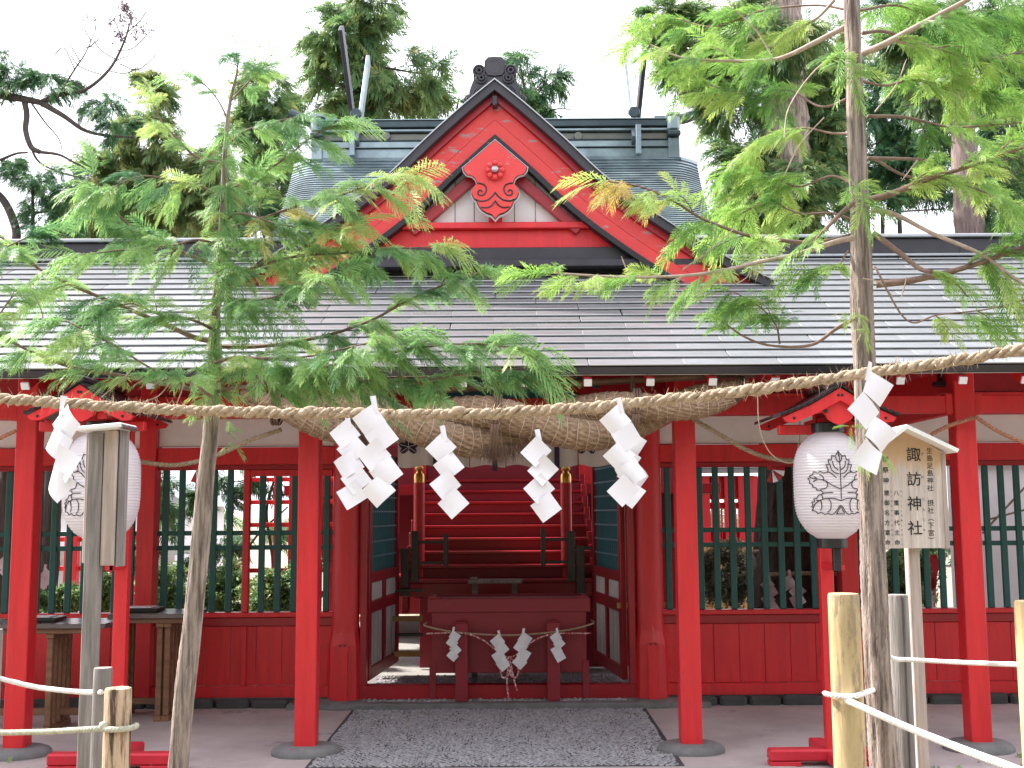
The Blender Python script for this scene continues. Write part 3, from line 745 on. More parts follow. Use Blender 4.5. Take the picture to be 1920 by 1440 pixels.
def rope_obj(name, pts, rad, m_, parent, label=None, cat_=None, fuzz=0, grp=None, **k):
    objs, C, t, L = rope3(name, pts, rad, m_, **k)
    if label:
        root = thing(name, label, cat_, C[0], grp)
    else: root = parent
    for mb in objs: mb.build('strand' if label else name, m_, root, smooth='full')
    if fuzz:
        mb = MB()
        for i in range(int(L*fuzz)):
            q = C[random.randrange(len(C))]; a = random.uniform(0,2*math.pi); dv = Vector((random.gauss(0,1),math.cos(a),math.sin(a))).normalized()
            st_ = Vector(q)+Vector((0,math.cos(a),math.sin(a)))*rad*.8; ln = random.uniform(.012,.035)*rad/.016
            w_ = Vector((0,0,1)).cross(dv).normalized()*.0015
            en = st_+dv*ln+Vector((0,0,random.uniform(-.3,.3)*ln))
            mb.add([st_-w_, st_+w_, en], [(0,1,2)])
        mb.build('straw_fibres', STRAW, root, 'stuff')
    return root
# ---- paper streamers ----
def shide(px, py, Y, size, n=4, flip=1, lean=0, label='', grp=None, tail=True, bright=True, rot=0, seed=0, top=True, squash=1, off=.16, step_=.66):
    """zigzag folded paper hanging from pixel (px,py) at depth Y; size = leaf edge in metres"""
    rg = random.Random(seed+int(px)); p0 = P(px,py,Y); mb = MB(); a = size*1.06
    ax = Vector((math.cos(rot), math.sin(rot), 0)); nr = Vector((-math.sin(rot), math.cos(rot), 0))
    def leafq(cx, cz, w_, h_, ang, bend, twist):
        N_ = 5; vs = []; 
        for i in range(N_):
            for j in range(N_):
                u_ = i/(N_-1)-.5; v_ = j/(N_-1)-.5
                lx = u_*w_; lz = v_*h_
                x_ = lx*math.cos(ang)-lz*math.sin(ang); z_ = lx*math.sin(ang)+lz*math.cos(ang)
                y_ = bend*(u_*u_*4-.3)*a + twist*u_*v_*a*2
                vs.append(p0 + ax*(cx+x_) + nr*(y_-.003*k_) + Vector((0,0,cz+z_)))
        b = len(mb.v); mb.v += [tuple(v) for v in vs]
        for i in range(N_-1):
            for j in range(N_-1): mb.f.append((b+i*N_+j, b+(i+1)*N_+j, b+(i+1)*N_+j+1, b+i*N_+j+1))
    k_ = 0
    if top: 
        leafq(0, .12*a, a*.22, a*.7, 0.2*flip, 0, .1)
    x = 0; z = -.5*a
    for i in range(n):
        k_ = i
        leafq(x+(off if i%2 else -off)*flip*a, z, a*1.02, a*.92*squash, flip*R(38)+rg.uniform(-.14,.14), rg.uniform(-.15,.28), rg.uniform(-.3,.3))
        k_ += .5
        x += lean*a; z -= a*step_
    o = mb.build('paper_streamer', PAPER, None, smooth='full'); tag(o, label, 'paper streamer', grp); return o
# rope round the offering box with its streamers and red-white tassel cord
zl = P(805,1176,YB-.11); zm = P(955,1191,YB-.11); zr_ = P(1100,1172,YB-.11)
rope_obj('box_rope', [(bl-.03,YB+.1,zl.z+.02),(bl-.025,YB-.03,zl.z),(bl+.25,YB-.11,(zl.z+zm.z)/2-.01),(bx_,YB-.11,zm.z),(br-.25,YB-.11,(zr_.z+zm.z)/2-.01),(br+.02,YB-.03,zr_.z),(br+.03,YB+.1,zr_.z+.02)], .008, STRAW, None, 'thin straw rope strung across the front of the offering box', 'rope', pitch=.05, sides=5)
REDW = mat('red_white_cord', (.55,.10,.12), (.35,.05,.06), 60, .8, c3=(.75,.6,.6), c3th=.5, c3scale=60)
ct = P(955,1232,YB-.12)
tw = rope_obj('festive_cord', [(bl-.02,YB-.04,zl.z-.06),(bl+.28,YB-.115,zl.z-.05),(ct.x-.22,YB-.115,ct.z+.14),(ct.x,YB-.12,ct.z),(ct.x+.22,YB-.115,ct.z+.14),(br-.28,YB-.115,zr_.z-.07),(br+.01,YB-.04,zr_.z-.075)], .007, REDW, None, 'red and white twisted cord tied in a bow on the offering box', 'cord', pitch=.05, sides=5)
for pts in ([(0,0),(-.07,-.07),(-.06,-.16),(-.01,-.14),(0,0)],[(0,0),(.07,-.07),(.06,-.16),(.01,-.14),(0,0)],[(0,0),(-.02,-.18),(-.01,-.34)],[(0,0),(.03,-.15),(.06,-.27)]):
    MB().tube(cat([(ct.x+a,YB-.13,ct.z+b) for a,b in pts],5), .008, 6).build('bow_loop', REDW, tw)
for i,(px,py,fl,lab) in enumerate(((850,1184,-1,'small streamer on the offering box, first from the left, half twisted'),(936,1192,1,'small white zigzag streamer just left of the bow on the offering box'),(981,1188,-1,'small white zigzag streamer just right of the bow on the offering box'),(1045,1186,1,'small streamer on the offering box, last on the right, curling outwards'))):
    shide(px, py, YB-.14, .088 if i in (1,2) else .075, 4, fl, lean=.06*fl if i in (1,2) else .03, label=lab, grp='paper streamers on the offering box', seed=i, squash=1 if i in(1,2) else .9)
# small wooden rack standing on the stairs' front edge
rk = thing('wooden_rack', 'small grey wooden rack with two legs standing behind the offering box', 'rack', (bx_,10.35,.0))
q0 = P(878,1089,10.35); q1 = P(980,1087,10.35)
MB().box2((q0.x,10.25,q0.z-.02),(q1.x,10.45,q0.z+.012)).build('rack_top', WOODG, rk)
MB().box2((q0.x+.02,10.27,q0.z+.013),(q0.x+.085,10.35,q0.z+.035)).build('rack_block', WOODG, rk)
for px in (890,965): 
    q = P(px,1100,10.35); MB().box2((q.x-.025,10.33,.0),(q.x+.025,10.37,q0.z-.021)).build('rack_leg', WOODG, rk)
    MB().beam((q.x,10.35,q0.z-.09),(q.x,10.28,q0.z-.022),.03,.02).build('rack_brace', WOODG, rk)

# ================= CURTAIN =================
nl = P(745,870,9.5).x; nr2 = P(1152,870,9.5).x; nz = P(950,874,9.5).z
cur = thing('noren_curtain', 'off-white shrine curtain with dark leaf crests hanging across the doorway', 'curtain', ((nl+nr2)/2,9.5,2.3))
np_ = 6; pw = (nr2-nl)/np_
LEAFC = []   # crest polygon: low wide leaf (bottom half visible)
for i in range(np_):
    mb = MB(); N_ = 10; x0_ = nl+i*pw+.004; vs = []
    for a in range(N_+1):
        for b in range(4):
            x_ = x0_+(pw-.008)*a/N_; z_ = 2.44-(2.44-nz)*b/3 - (.012*math.sin(a*.6+i) if b == 3 else 0)
            vs.append((x_, 9.5+.014*math.sin(a*1.3+i*2)*(b/3), z_))
    fs = [(a*4+b,(a+1)*4+b,(a+1)*4+b+1,a*4+b+1) for a in range(N_) for b in range(3)]
    mb.add(vs, fs).build('curtain_panel', CLOTH, cur, smooth='full')
def leafcrest(cx, cz, sc_, y, par):
    """five-lobed leaf crest, flat print in dark dye"""
    for (ax_, az_, rx_, rz_, an) in ((0,.42,.30,.42,0),(-.45,.12,.42,.26,-.35),(.45,.12,.42,.26,.35),(-.38,-.30,.36,.26,.5),(.38,-.30,.36,.26,-.5)):
        pts = []
        for t in np.linspace(0,2*math.pi,40,endpoint=False):
            rr = 1+.09*((t*7/math.pi)%1); x_ = rx_*rr*math.cos(t); z_ = rz_*rr*math.sin(t)
            pts.append((cx+sc_*(ax_+x_*math.cos(an)-z_*math.sin(an)), cz+sc_*(az_+x_*math.sin(an)+z_*math.cos(an))))
        MB().prism(pts, y-.0015, y).build('crest_leaf', INKP, par)
        yv = y-.004
        e = [(ax_-math.cos(an)*rx_*.8*(1 if ax_<=0 else -1), az_-math.sin(an)*rx_*.8*(1 if ax_<=0 else -1))] if ax_ else [(0,.8)]
        MB().tube([(cx, yv, cz),(cx+sc_*e[0][0], yv, cz+sc_*e[0][1])], .003, 4).build('crest_vein', CLOTH, par)
    MB().prism([(cx-.03,cz-sc_*.55),(cx+.03,cz-sc_*.55),(cx,cz-sc_*.3)], y-.006, y-.004).build('crest_triangle', CLOTH, par)
for px in (766,876,985,1100):
    q = P(px,838,9.48); leafcrest(q.x, q.z, .095, 9.478, cur)
for px in (817,928,1044):
    q = P(px,850,9.47); MB().box2((q.x-.022,9.455,nz-.02-.02*(px==928)),(q.x+.022,9.462,2.43)).build('purple_ribbon', INKP, cur)

# ================= GREAT STRAW ROPE =================
def YR(s): return 7.33
GR = thing('great_straw_rope', 'huge twisted straw rope with brown netting sagging under the gate eave', 'sacred rope', P(930,800,7.33))
ctr = [(452,742,12),(520,760,30),(600,778,42),(700,790,49),(820,798,53),(930,800,54),(1060,796,52),(1180,782,47),(1280,760,39),(1350,742,27),(1405,722,13)]
PR = cat([(*P(a,b,7.33),c/S(7.33)) for a,b,c in ctr], 16)
C = PR[:,:3]; Rr = PR[:,3]; seg = np.linalg.norm(np.diff(C,axis=0),axis=1); sL = np.concatenate([[0],np.cumsum(seg)]); L = sL[-1]
N = 420; t = np.linspace(0,L,N); C = np.stack([np.interp(t,sL,C[:,k]) for k in range(3)],1); Rr = np.interp(t,sL,Rr)
T = np.gradient(C,axis=0); T /= np.linalg.norm(T,axis=1)[:,None]; Bn = np.cross(T,[0,0,1.]); Bn /= np.linalg.norm(Bn,axis=1)[:,None]; Nn = np.cross(Bn,T)
pitch = 1.72; netring = MB(); crease = MB()
NETM = mat('straw_netting', (.40,.265,.17), (.12,.072,.046), 26, .85, bump=.9, bscale=55, lo=.3, hi=.68, stretch=(1,1,3))
for k in range(2):
    ph = -2*np.pi*(t/pitch)+ np.pi*k + .9
    D = np.cos(ph)[:,None]*Bn + np.sin(ph)[:,None]*Nn
    K = C + D*(Rr*.52)[:,None]; rs = Rr*.545
    # strand frame and surface: fine cords run along the strand
    M_ = 72; TK = np.gradient(K,axis=0); TK /= np.linalg.norm(TK,axis=1)[:,None]
    B2 = np.cross(TK,D); B2 /= np.linalg.norm(B2,axis=1)[:,None]; N2 = np.cross(B2,TK)
    ang = np.linspace(0,2*np.pi,M_,endpoint=False)
    rr = rs[:,None]*(1+.05*np.cos(ang*18+ .5*np.sin(t*7)[:,None])*(1) + rng.normal(0,.006,(N,M_)) + .025*np.sin(t*2*np.pi/.065)[:,None])
    V = K[:,None,:] + rr[:,:,None]*(np.cos(ang)[None,:,None]*B2[:,None,:]+np.sin(ang)[None,:,None]*N2[:,None,:])
    idx = np.arange(N*M_).reshape(N,M_); a = idx[:-1]; b = idx[1:]
    Fq = np.stack([a, np.roll(a,-1,1), np.roll(b,-1,1), b],-1).reshape(-1,4)
    me = npmesh('strand', V.reshape(-1,3)-np.array(ORG[GR]), Fq, NETM, smooth=True); link('strand', me, GR)
    for j in range(0, int(L/.062)):
        s_ = (j+.5)*.062; i = int(s_/L*(N-1)); 
        if i < 4 or i > N-5: continue
        ring = [Vector(K[i] + rs[i]*1.055*(math.cos(a_)*B2[i]+math.sin(a_)*N2[i]) + TK[i]*.006*math.sin(3*a_+j)) for a_ in np.linspace(0,2*math.pi,26)]
        netring.tube(ring, .0025, 4, cap=False)
netring.build('net_cord', CORD, GR, 'stuff')
# tufts under the middle, ties
mb = MB(); q = P(938,842,7.30)
for i in range(420):
    x_ = random.gauss(0,.10); a = Vector((q.x+x_*.8, 7.30+random.uniform(-.06,.06), q.z+random.uniform(-.0,.03))); b = a+Vector((random.gauss(0,.025), random.gauss(0,.02), -random.uniform(.07,.15)+abs(x_)*.2))
    w_ = Vector((.0022,0,0)); mb.add([a-w_,a+w_,b], [(0,1,2)])
mb.build('straw_tuft', DCORD, GR, 'stuff')
for px in (523,690,930,1188,1385):
    i = int(np.argmin(abs(C[:,0]-P(px,790,7.33).x))); c_ = C[i]; r_ = Rr[i]
    for d_ in (-.018,0,.018):
        ring = [Vector((c_[0]+d_+.02*math.sin(a_), c_[1]-math.cos(a_)*(r_*1.08+.01), c_[2]+math.sin(a_)*(r_*1.06+.01))) for a_ in np.linspace(0,2*math.pi,28)]
        MB().tube(ring, .009, 6).build('tie_cord', DCORD, GR, smooth='full')
    if px not in (523,): 
        for d_ in (-.012,.012): MB().tube([(c_[0]+d_,c_[1],c_[2]+r_),(c_[0]-d_,c_[1]+.02,2.62)], .009, 6).build('hanging_cord', DCORD, GR)
pole = MB(); a = P(640,740,7.45); b = P(1415,702,7.45); nseg = 7
pts = [a.lerp(b,i/40) for i in range(41)]; rs = [.022*(1.12 if i%6==0 else 1) for i in range(41)]
tag(pole.tube(pts, rs, 12).build('bamboo_pole', BAMB, None, smooth='full'), 'brown bamboo pole hung beneath the eave above the great straw rope', 'bamboo pole')
for px in (958,1222):
    q = P(px,700,7.5); MB().box2((q.x-.006,7.49,q.z-.12),(q.x+.006,7.50,q.z+.08)).build('hanger', CORD, bpy.data.objects['bamboo_pole'])

# side ropes strung along the wall
rope_obj('wall_rope', [P(262,866,7.6),P(330,872,7.6),P(400,856,7.6),P(470,825,7.6),P(527,806,7.6)], .016, STRAW, None, 'straw rope looping from the great rope to the lantern in front of the left window', 'rope', pitch=.10, fuzz=40)
rope_obj('wall_rope', [P(1300,786,7.6),P(1350,815,7.6),P(1410,848,7.6),P(1470,863,7.6),P(1530,858,7.6)], .016, STRAW, None, 'straw rope sagging from the centre post towards the right lantern', 'rope', pitch=.10, fuzz=40)
OR = mat('orange_fibre', (.50,.24,.15), (.32,.14,.09), 60, .8, bump=.4)
rope_obj('wall_rope', [P(1745,815,7.7),P(1780,798,7.65),P(1830,782,7.62)], .014, OR, None, 'short orange fibre rope running up behind the signboard roof to the post', 'rope', pitch=.09, fuzz=30)
rope_obj('wall_rope', [P(1828,780,7.6),P(1870,808,7.6),P(1925,832,7.6),P(1980,850,7.6)], .014, OR, None, 'orange fibre rope descending from the outermost right post', 'rope', pitch=.09, fuzz=30)
rope_obj('wall_rope', [P(-40,850,7.6),P(0,822,7.6),P(30,808,7.6)], .014, OR, None, 'orange fibre rope end at the outermost left post', 'rope', pitch=.09, fuzz=30)
# little red and white paper fans
for px,py,lab in ((1447,878,'small red and white paper fan ornament on the right window lattice'),(368,878,'small red and white paper fan ornament hung beside the slanting trunk')):
    q = P(px,py,7.75); t = thing('paper_ornament', lab, 'ornament', q)
    MB().add([q+Vector((-.01,0,.06)),q+Vector((.01,0,.06)),q+Vector((.03,0,-.02)),q+Vector((-.035,0,-.01))],[(0,1,2,3)]).build('knot', DRED, t)
    for k in range(5):
        a = R(-25+k*28); b = a+R(26); z0 = q+Vector((0,-.004*k,-.01)); r1 = .09
        MB().add([z0, z0+Vector((math.sin(a)*r1,0,-math.cos(a)*r1)), z0+Vector((math.sin(b)*r1,.01,-math.cos(b)*r1))],[(0,1,2)]).build('fan_fold', PAPER if k%2 else DRED, t)

# ================= FOREGROUND STRAW ROPE =================
fr = [(-60,744,3.35),(0,748,3.35),(150,758,3.32),(300,767,3.3),(480,773,3.3),(640,775,3.3),(800,777,3.3),(960,773,3.3),(1120,762,3.28),(1280,746,3.25),(1440,727,3.2),(1600,704,3.15),(1760,680,3.1),(1920,655,3.05),(1990,643,3.02)]
rope_obj('straw_rope', [P(*q) for q in fr], .0165, STRAW, None, 'rough straw rope stretched across in front of the two young trees', 'rope', pitch=.088, fuzz=520, rough_=.22, sides=8)
FG = 'paper streamers on the front rope'; GG = 'paper streamers on the great rope'
shide(116,768,3.2,.080,4,-1,lean=.08,label='bright white paper streamer on the front rope beside the edge-on signboard',grp=FG,seed=5,rot=-.5,off=.2)
shide(702,764,3.2,.068,5,1,lean=.10,label='large white zigzag streamer on the front rope left of the doorway, overlapping another',grp=FG,seed=8,off=.2,step_=.70)
shide(1163,766,3.2,.064,5,1,lean=.06,label='upper white streamer of the overlapping bunch right of the doorway',grp=FG,seed=3,off=.2,step_=.74)
shide(1630,702,3.05,.072,4,-1,lean=.0,label='white and lilac paper streamer dangling in front of the right trunk',grp=FG,seed=12,rot=.35,off=.30,step_=.82)
shide(652,792,7.1,.138,5,1,lean=.09,label='white zigzag streamer on the great rope nearest the left centre post',grp=GG,seed=21,off=.13)
shide(832,818,7.1,.138,4,1,lean=.10,label='white zigzag streamer on the great rope in front of the left newel post',grp=GG,seed=22,off=.12,step_=.8)
shide(1010,825,7.1,.138,4,1,lean=.06,label='white zigzag streamer on the great rope, second from the right column',grp=GG,seed=23,off=.12,step_=.8)
shide(1176,810,7.1,.145,4,-1,lean=.06,label='lower white streamer of the bunch, hung in front of the right round column',grp=GG,seed=24,rot=.2)
# ================= LANTERNS AND STANDS =================
CREST_SEG = []
_half = [[(412,565),(426,585),(440,600),(456,590),(464,625),(484,622),(478,655),(500,655),(487,690),(495,712)],
 [(495,702),(470,715),(442,745)],
 [(497,705),(515,712),(540,700),(552,712),(582,700),(590,722),(614,730),(604,742),(628,748),(612,764),(618,780),(592,790),(598,806),(572,812),(572,826),(542,830),(530,848),(500,846),(470,846)],
 [(530,850),(548,860),(562,862),(574,884),(596,886),(590,906),(612,908),(604,930),(618,938),(606,950),(620,966),(592,970),(582,988),(556,978),(536,992),(510,986),(490,994),(470,985),(452,962),(438,940),(425,932)],
 [(425,820),(470,795),(510,765),(550,752),(600,745)], [(425,900),(470,885),(530,888),(580,912),(605,945)],
 [(412,600),(412,560)], [(425,720),(455,705),(470,680),(474,648)], [(425,690),(445,675),(455,650),(456,630)], [(412,640),(430,622),(432,600)],
 [(508,768),(498,790),(512,815),(545,822)], [(520,765),(525,735),(545,722)], [(560,752),(580,735)], [(560,752),(590,770)],
 [(500,888),(488,915),(495,960),(515,978)], [(535,892),(540,860)], [(550,900),(580,895)], [(548,900),(548,945),(560,965)]]
def crest_on(surface, par, rad, ms):
    """surface(u,v) -> point; u,v in crest units (-1..1)"""
    def T(a,b): return ((a-(411+(b-565)*.045))/200, -(b-780)/200)
    for s_ in (1,-1):
        for k,pl in enumerate(_half):
            pts = [T(a,b) for a,b in pl]; pts = [(s_*max(0,x_-.0),z_) for x_,z_ in pts]
            if k not in (0,2,3): pts = [tuple(q) for q in cat(pts,4)]
            dens = []
            for i in range(len(pts)-1):
                for j in range(3): dens.append((pts[i][0]+(pts[i+1][0]-pts[i][0])*j/3, pts[i][1]+(pts[i+1][1]-pts[i][1])*j/3))
            dens.append(pts[-1]); MB().tube([surface(*q) for q in dens], rad, 5).build('crest_line', ms, par)
    MB().tube([surface(.02,.95-i*.166) for i in range(10)], rad, 5).build('crest_line', ms, par)
    tri = [(-.14,-1.05),(.14,-1.05),(0.0,-.80),(-.14,-1.05)]; MB().tube([surface(a+(c_-a)*t_,b+(d_-b)*t_) for (a,b),(c_,d_) in zip(tri,tri[1:]) for t_ in (0,.33,.66)]+[surface(*tri[0])], rad, 5).build('crest_line', ms, par)
LANT = bpy.data.materials.new('lantern_paper'); LANT.use_nodes = True
_nt = LANT.node_tree; _b = _nt.nodes['Principled BSDF']; _b.inputs['Base Color'].default_value = (.92,.89,.92,1); _b.inputs['Roughness'].default_value = .45
_b.inputs['Transmission Weight'].default_value = 0
_t = nod(_nt,'ShaderNodeBsdfTranslucent'); _t.inputs[0].default_value = (.85,.80,.86,1); _mx = nod(_nt,'ShaderNodeMixShader'); _mx.inputs[0].default_value = .45
_nt.links.new(_b.outputs[0],_mx.inputs[1]); _nt.links.new(_t.outputs[0],_mx.inputs[2]); _nt.links.new(_mx.outputs[0],_nt.nodes['Material Output'].inputs[0])
def lantern(cx, py0, py1, wpx, Y, rz, label, slab, apex, lx, rx, ey, basepx, polepx):
    """hanging lantern plus the red roofed stand that carries it"""
    c = P(cx,(py0+py1)/2,Y); h_ = P(cx,py0,Y).z-P(cx,py1,Y).z; rad = wpx/2/S(Y)
    t = thing('paper_lantern', label, 'lantern', c, 'paper lanterns either side of the gate')
    prof = []; NP = 150
    for i in range(NP+1):
        v = -1+2*i/NP; r_ = rad*(1-abs(v)**3.6*.62)**(1) 
        if abs(v) > .86: r_ *= 1-(abs(v)-.86)*1.1
        prof.append((r_*(1+.012*math.cos(i/NP*2*math.pi*38)), v*h_/2))
    MB().lathe((c.x,c.y,c.z), prof, 64).build('lantern_body', LANT, t, smooth='full')
    MB().lathe((c.x,c.y,c.z+h_/2),[(rad*.50,-.01),(rad*.50,.045),(rad*.44,.05)],32).build('top_ring', BLACK, t)
    MB().lathe((c.x,c.y,c.z-h_/2),[(rad*.40,-.05),(rad*.42,-.045),(rad*.42,.01)],32).build('bottom_ring', BLACK, t)
    MB().box((c.x+.02,c.y-.02,c.z-h_/2-.12),(.05,.04,.14)).build('fitting_box', BLACK, t)
    def surf(u,v):
        sc_ = rad*.72; zz_ = v*sc_*1.12; vv = min(.99,abs((zz_+h_*.01)/(h_/2))); r_ = rad*(1-vv**3.6*.62)*1.016
        a = u*1.19*sc_/rad + rz; return Vector((c.x+r_*math.sin(a), c.y-r_*math.cos(a), c.z+zz_+.01))
    crest_on(surf, t, .0029, INK)
    # stand
    s = thing('lantern_stand', slab, 'lantern stand', (P(polepx,1380,Y+.3).x, Y+.3, 0), 'red roofed lantern stands')
    yb = Y+.30; xp = P(polepx,1200,yb).x; zt_ = P(apex[0],apex[1],Y-.2).z
    ax_ = P(apex[0],apex[1],Y-.22).x
    MB().box2((xp-.042,yb-.035,.04),(xp+.042,yb+.035,zt_-.10)).build('pole', RED, s)
    MB().box2((ax_-.33,Y-.02,zt_-.27),(ax_+.33,Y+.04,zt_-.21)).build('cross_arm', RED, s)
    MB().box2((xp-.03,Y-.16,zt_-.205),(xp+.03,yb+.3,zt_-.145)).build('bracket_arm', RED, s)
    for k_,yy in enumerate((Y-.22, Y+.46)):
        for sg,ex in ((-1,lx),(1,rx)):
            e_ = P(ex, ey, Y-.22); a_ = Vector((ax_, yy, zt_)); b_ = Vector((e_.x, yy, e_.z))
            mid = a_.lerp(b_,.5)+Vector((0,0,-.012)); dd = (b_-a_).normalized(); nn = Vector((-dd.z,0,dd.x)); nn = nn if nn.z<0 else -nn
            w_ = .062
            poly = [a_, mid, b_, b_+nn*w_*.5-dd*.005, b_+nn*w_-dd*.05, mid+nn*w_, Vector((ax_,yy,zt_-w_*1.25))]
            MB().prism([(p.x,p.z) for p in poly], yy-.014, yy+.014).build('bargeboard', RED, s)
            for tt in (.08,.85):
                q = a_.lerp(b_,tt)+nn*.035; MB().lathe((q.x,yy-.017,q.z),[(.009,0),(.009,.004)],10,'Y').build('nail_head', BLACK, s)
    for sg,ex in ((-1,lx),(1,rx)):
        e_ = P(ex, ey, Y-.22); mb = MB(); rows = 9
        for i in range(rows):
            for_ = lambda f_: Vector((ax_+(e_.x-ax_)*1.03*f_, 0, zt_+.012+(e_.z-zt_)*f_*1.0-.018*math.sin(f_*math.pi)+.0))
            a_ = for_(i/rows); b_ = for_((i+1.15)/rows); 
            n1 = Vector((0,0,.010)); n2 = Vector((0,0,.020))
            ys = (Y-.25, Y+.50)
            vs = [Vector((a_.x,ys[0],a_.z))+n1, Vector((b_.x,ys[0],b_.z))+n2, Vector((b_.x,ys[1],b_.z))+n2, Vector((a_.x,ys[1],a_.z))+n1,
                  Vector((a_.x,ys[0],a_.z)), Vector((b_.x,ys[0],b_.z)), Vector((b_.x,ys[1],b_.z)), Vector((a_.x,ys[1],a_.z))]
            MB().add(vs,[(0,1,2,3),(7,6,5,4),(0,4,5,1),(1,5,6,2),(2,6,7,3),(3,7,4,0)]).build('roof_shingle', BLACK, s)
    MB().box2((ax_-.03,Y-.27,zt_+.01),(ax_+.03,Y+.52,zt_+.055), bev=.015).build('roof_ridge', BLACK, s)
    # gable pendant and panel
    poly = [(0,-.05),(.18,-.135),(.14,-.155),(.10,-.15),(.085,-.165),(.075,-.19),(.03,-.215),(0,-.225)]
    poly = poly + [(-a,b) for a,b in poly[::-1][1:-1]]
    MB().prism([(ax_+a,zt_+b) for a,b in poly], Y-.20, Y-.18).build('pendant', RED, s)
    for sg in (-1,1): MB().lathe((ax_+sg*.085,Y-.205,zt_-.14),[(.013,0),(.013,.004)],10,'Y').build('pendant_hole', BLACK, s)
    MB().tube([(c.x,c.y,zt_-.24),(c.x,c.y,c.z+h_/2+.04)], .003, 5).build('hanger_wire', BLACK, s)
    # lower bracket and feet
    zb3 = P(polepx,1064,Y).z
    MB().box2((min(xp,c.x)-.0,Y-.03,zb3-.02),(max(xp,c.x)+.03,Y+.03,zb3+.02)).build('lower_bracket', RED, s)
    MB().box2((xp-.03,Y-.03,zb3-.02),(xp+.03,yb,zb3+.02)).build('bracket_tie', RED, s)
    b0 = P(basepx[0],1395,yb).x; b1 = P(basepx[1],1395,yb).x
    FT = mat('scuffed_red', (.62,.02,.04), (.5,.015,.03), 3, .5, c3=(.4,.27,.22), c3th=.66, c3scale=7)
    MB().box2((b0,yb-.05,.03),(b1,yb+.05,.105), bev=.012).build('foot_beam', FT, s)
    for e0,e1 in ((b0,b0+.2),(b1-.2,b1)): MB().box2((e0+.002,yb-.048,0),(e1,yb+.048,.029)).build('foot_pad', FT, s)
    MB().box2((xp-.05,yb-.40,.02),(xp+.05,yb-.052,.095), bev=.01).build('foot_cross', FT, s)
    MB().box2((xp-.05,yb+.052,.02),(xp+.05,yb+.40,.095), bev=.01).build('foot_cross', FT, s)
    return s
sR = lantern(1556, 808, 1012, 132, 7.05, .0, 'white paper lantern with black leaf crest hung by the young right trunk', 'red gabled lantern stand left of the wooden signboard', (1574,728), 1467, 1680, 783, (1440,1640), 1553)
sL = lantern(191, 806, 1014, 138, 7.05, .02, 'white paper lantern half hidden behind the edge-on signboard', 'red gabled lantern stand beside the brown tables', (151,722), 52, 252, 780, (93,326), 226)
mb = MB().tube(cat([P(1420,725,7.2),P(1424,800,7.2),P(1445,850,7.2),P(1485,868,7.2),P(1498,830,7.2),P(1500,790,7.2)],6), .004, 5)
tag(mb.build('lantern_cable', CORD, None), 'thin looping electric cable running down to the right lantern', 'cable')

# ================= SIGNS =================
SIGNW = mat('sign_wood', (.62,.54,.50), (.36,.30,.28), 3, .7, bump=.25, bscale=20, stretch=(16,16,.8))
_n = SIGNW.node_tree; _pb = _n.nodes['Principled BSDF']; _lk = _pb.inputs['Base Color'].links[0].from_socket
_tc = nod(_n,'ShaderNodeTexCoord'); _sx = nod(_n,'ShaderNodeSeparateXYZ'); _n.links.new(_tc.outputs['Generated'],_sx.inputs[0])
_nz = nod(_n,'ShaderNodeTexNoise'); _nz.inputs['Scale'].default_value = 5; _n.links.new(_tc.outputs['Generated'],_nz.inputs['Vector'])
_ad = nod(_n,'ShaderNodeMath',operation='ADD'); _n.links.new(_sx.outputs[2],_ad.inputs[0]); _ml = nod(_n,'ShaderNodeMath',operation='MULTIPLY'); _ml.inputs[1].default_value=.45; _n.links.new(_nz.outputs[0],_ml.inputs[0]); _n.links.new(_ml.outputs[0],_ad.inputs[1])
_cr = nod(_n,'ShaderNodeValToRGB'); _cr.color_ramp.elements[0].position=.80; _cr.color_ramp.elements[1].position=1.0; _n.links.new(_ad.outputs[0],_cr.inputs[0])
_cr.color_ramp.elements[0].position=.82; _cr.color_ramp.elements[1].position=1.15
_m2 = nod(_n,'ShaderNodeMix',data_type='RGBA'); _m2.inputs[7].default_value=(.50,.33,.20,1); _n.links.new(_cr.outputs[0],_m2.inputs[0]); _n.links.new(_lk,_m2.inputs[6]); _n.links.new(_m2.outputs[2],_pb.inputs['Base Color'])
sg = thing('signboard', 'roofed wooden signboard with black brush writing beside the right trunk', 'signboard', (P(1712,1440,5.45).x,5.45,0))
a0 = P(1652,1028,5.45); a1 = P(1770,1034,5.45); bxl, bxr = a0.x, a1.x; bz0 = a0.z; bzs = P(1655,845,5.45).z; bzap = P(1694,806,5.45).z; ap = P(1694,806,5.45).x
bzr = P(1770,846,5.45).z
MB().prism([(bxl,bz0),(bxr,bz0),(bxr,bzr),(ap,bzap),(bxl,bzs)], 5.43, 5.47).build('board', SIGNW, sg)
MB().box2((bxr+.001,5.425,bz0-.005),(bxr+.022,5.49,bzr-.01)).build('edge_batten', WOODP, sg)
e1 = P(1791,843,5.38); e0 = P(1645,834,5.38); ap_ = P(1694,797,5.38)
for e_,nm in ((e0,-1),(e1,1)):
    a_ = Vector((ap_.x,5.41,ap_.z)); b_ = Vector((e_.x,5.41,e_.z)); d = (b_-a_).normalized(); nn = Vector((-d.z,0,d.x)); nn = nn if nn.z<0 else -nn
    MB().prism([(q.x,q.z) for q in (a_, b_, b_+nn*.018, Vector((a_.x,0,a_.z-.021)))], 5.33, 5.53).build('roof_board', mat('white_metal_sheet',(.80,.80,.82),(.70,.70,.72),3,.35), sg)
MB().box2((P(1702,1100,5.5).x,5.475,0),(P(1724,1100,5.5).x,5.53,bz0+.4)).build('sign_post', WOODP, sg)
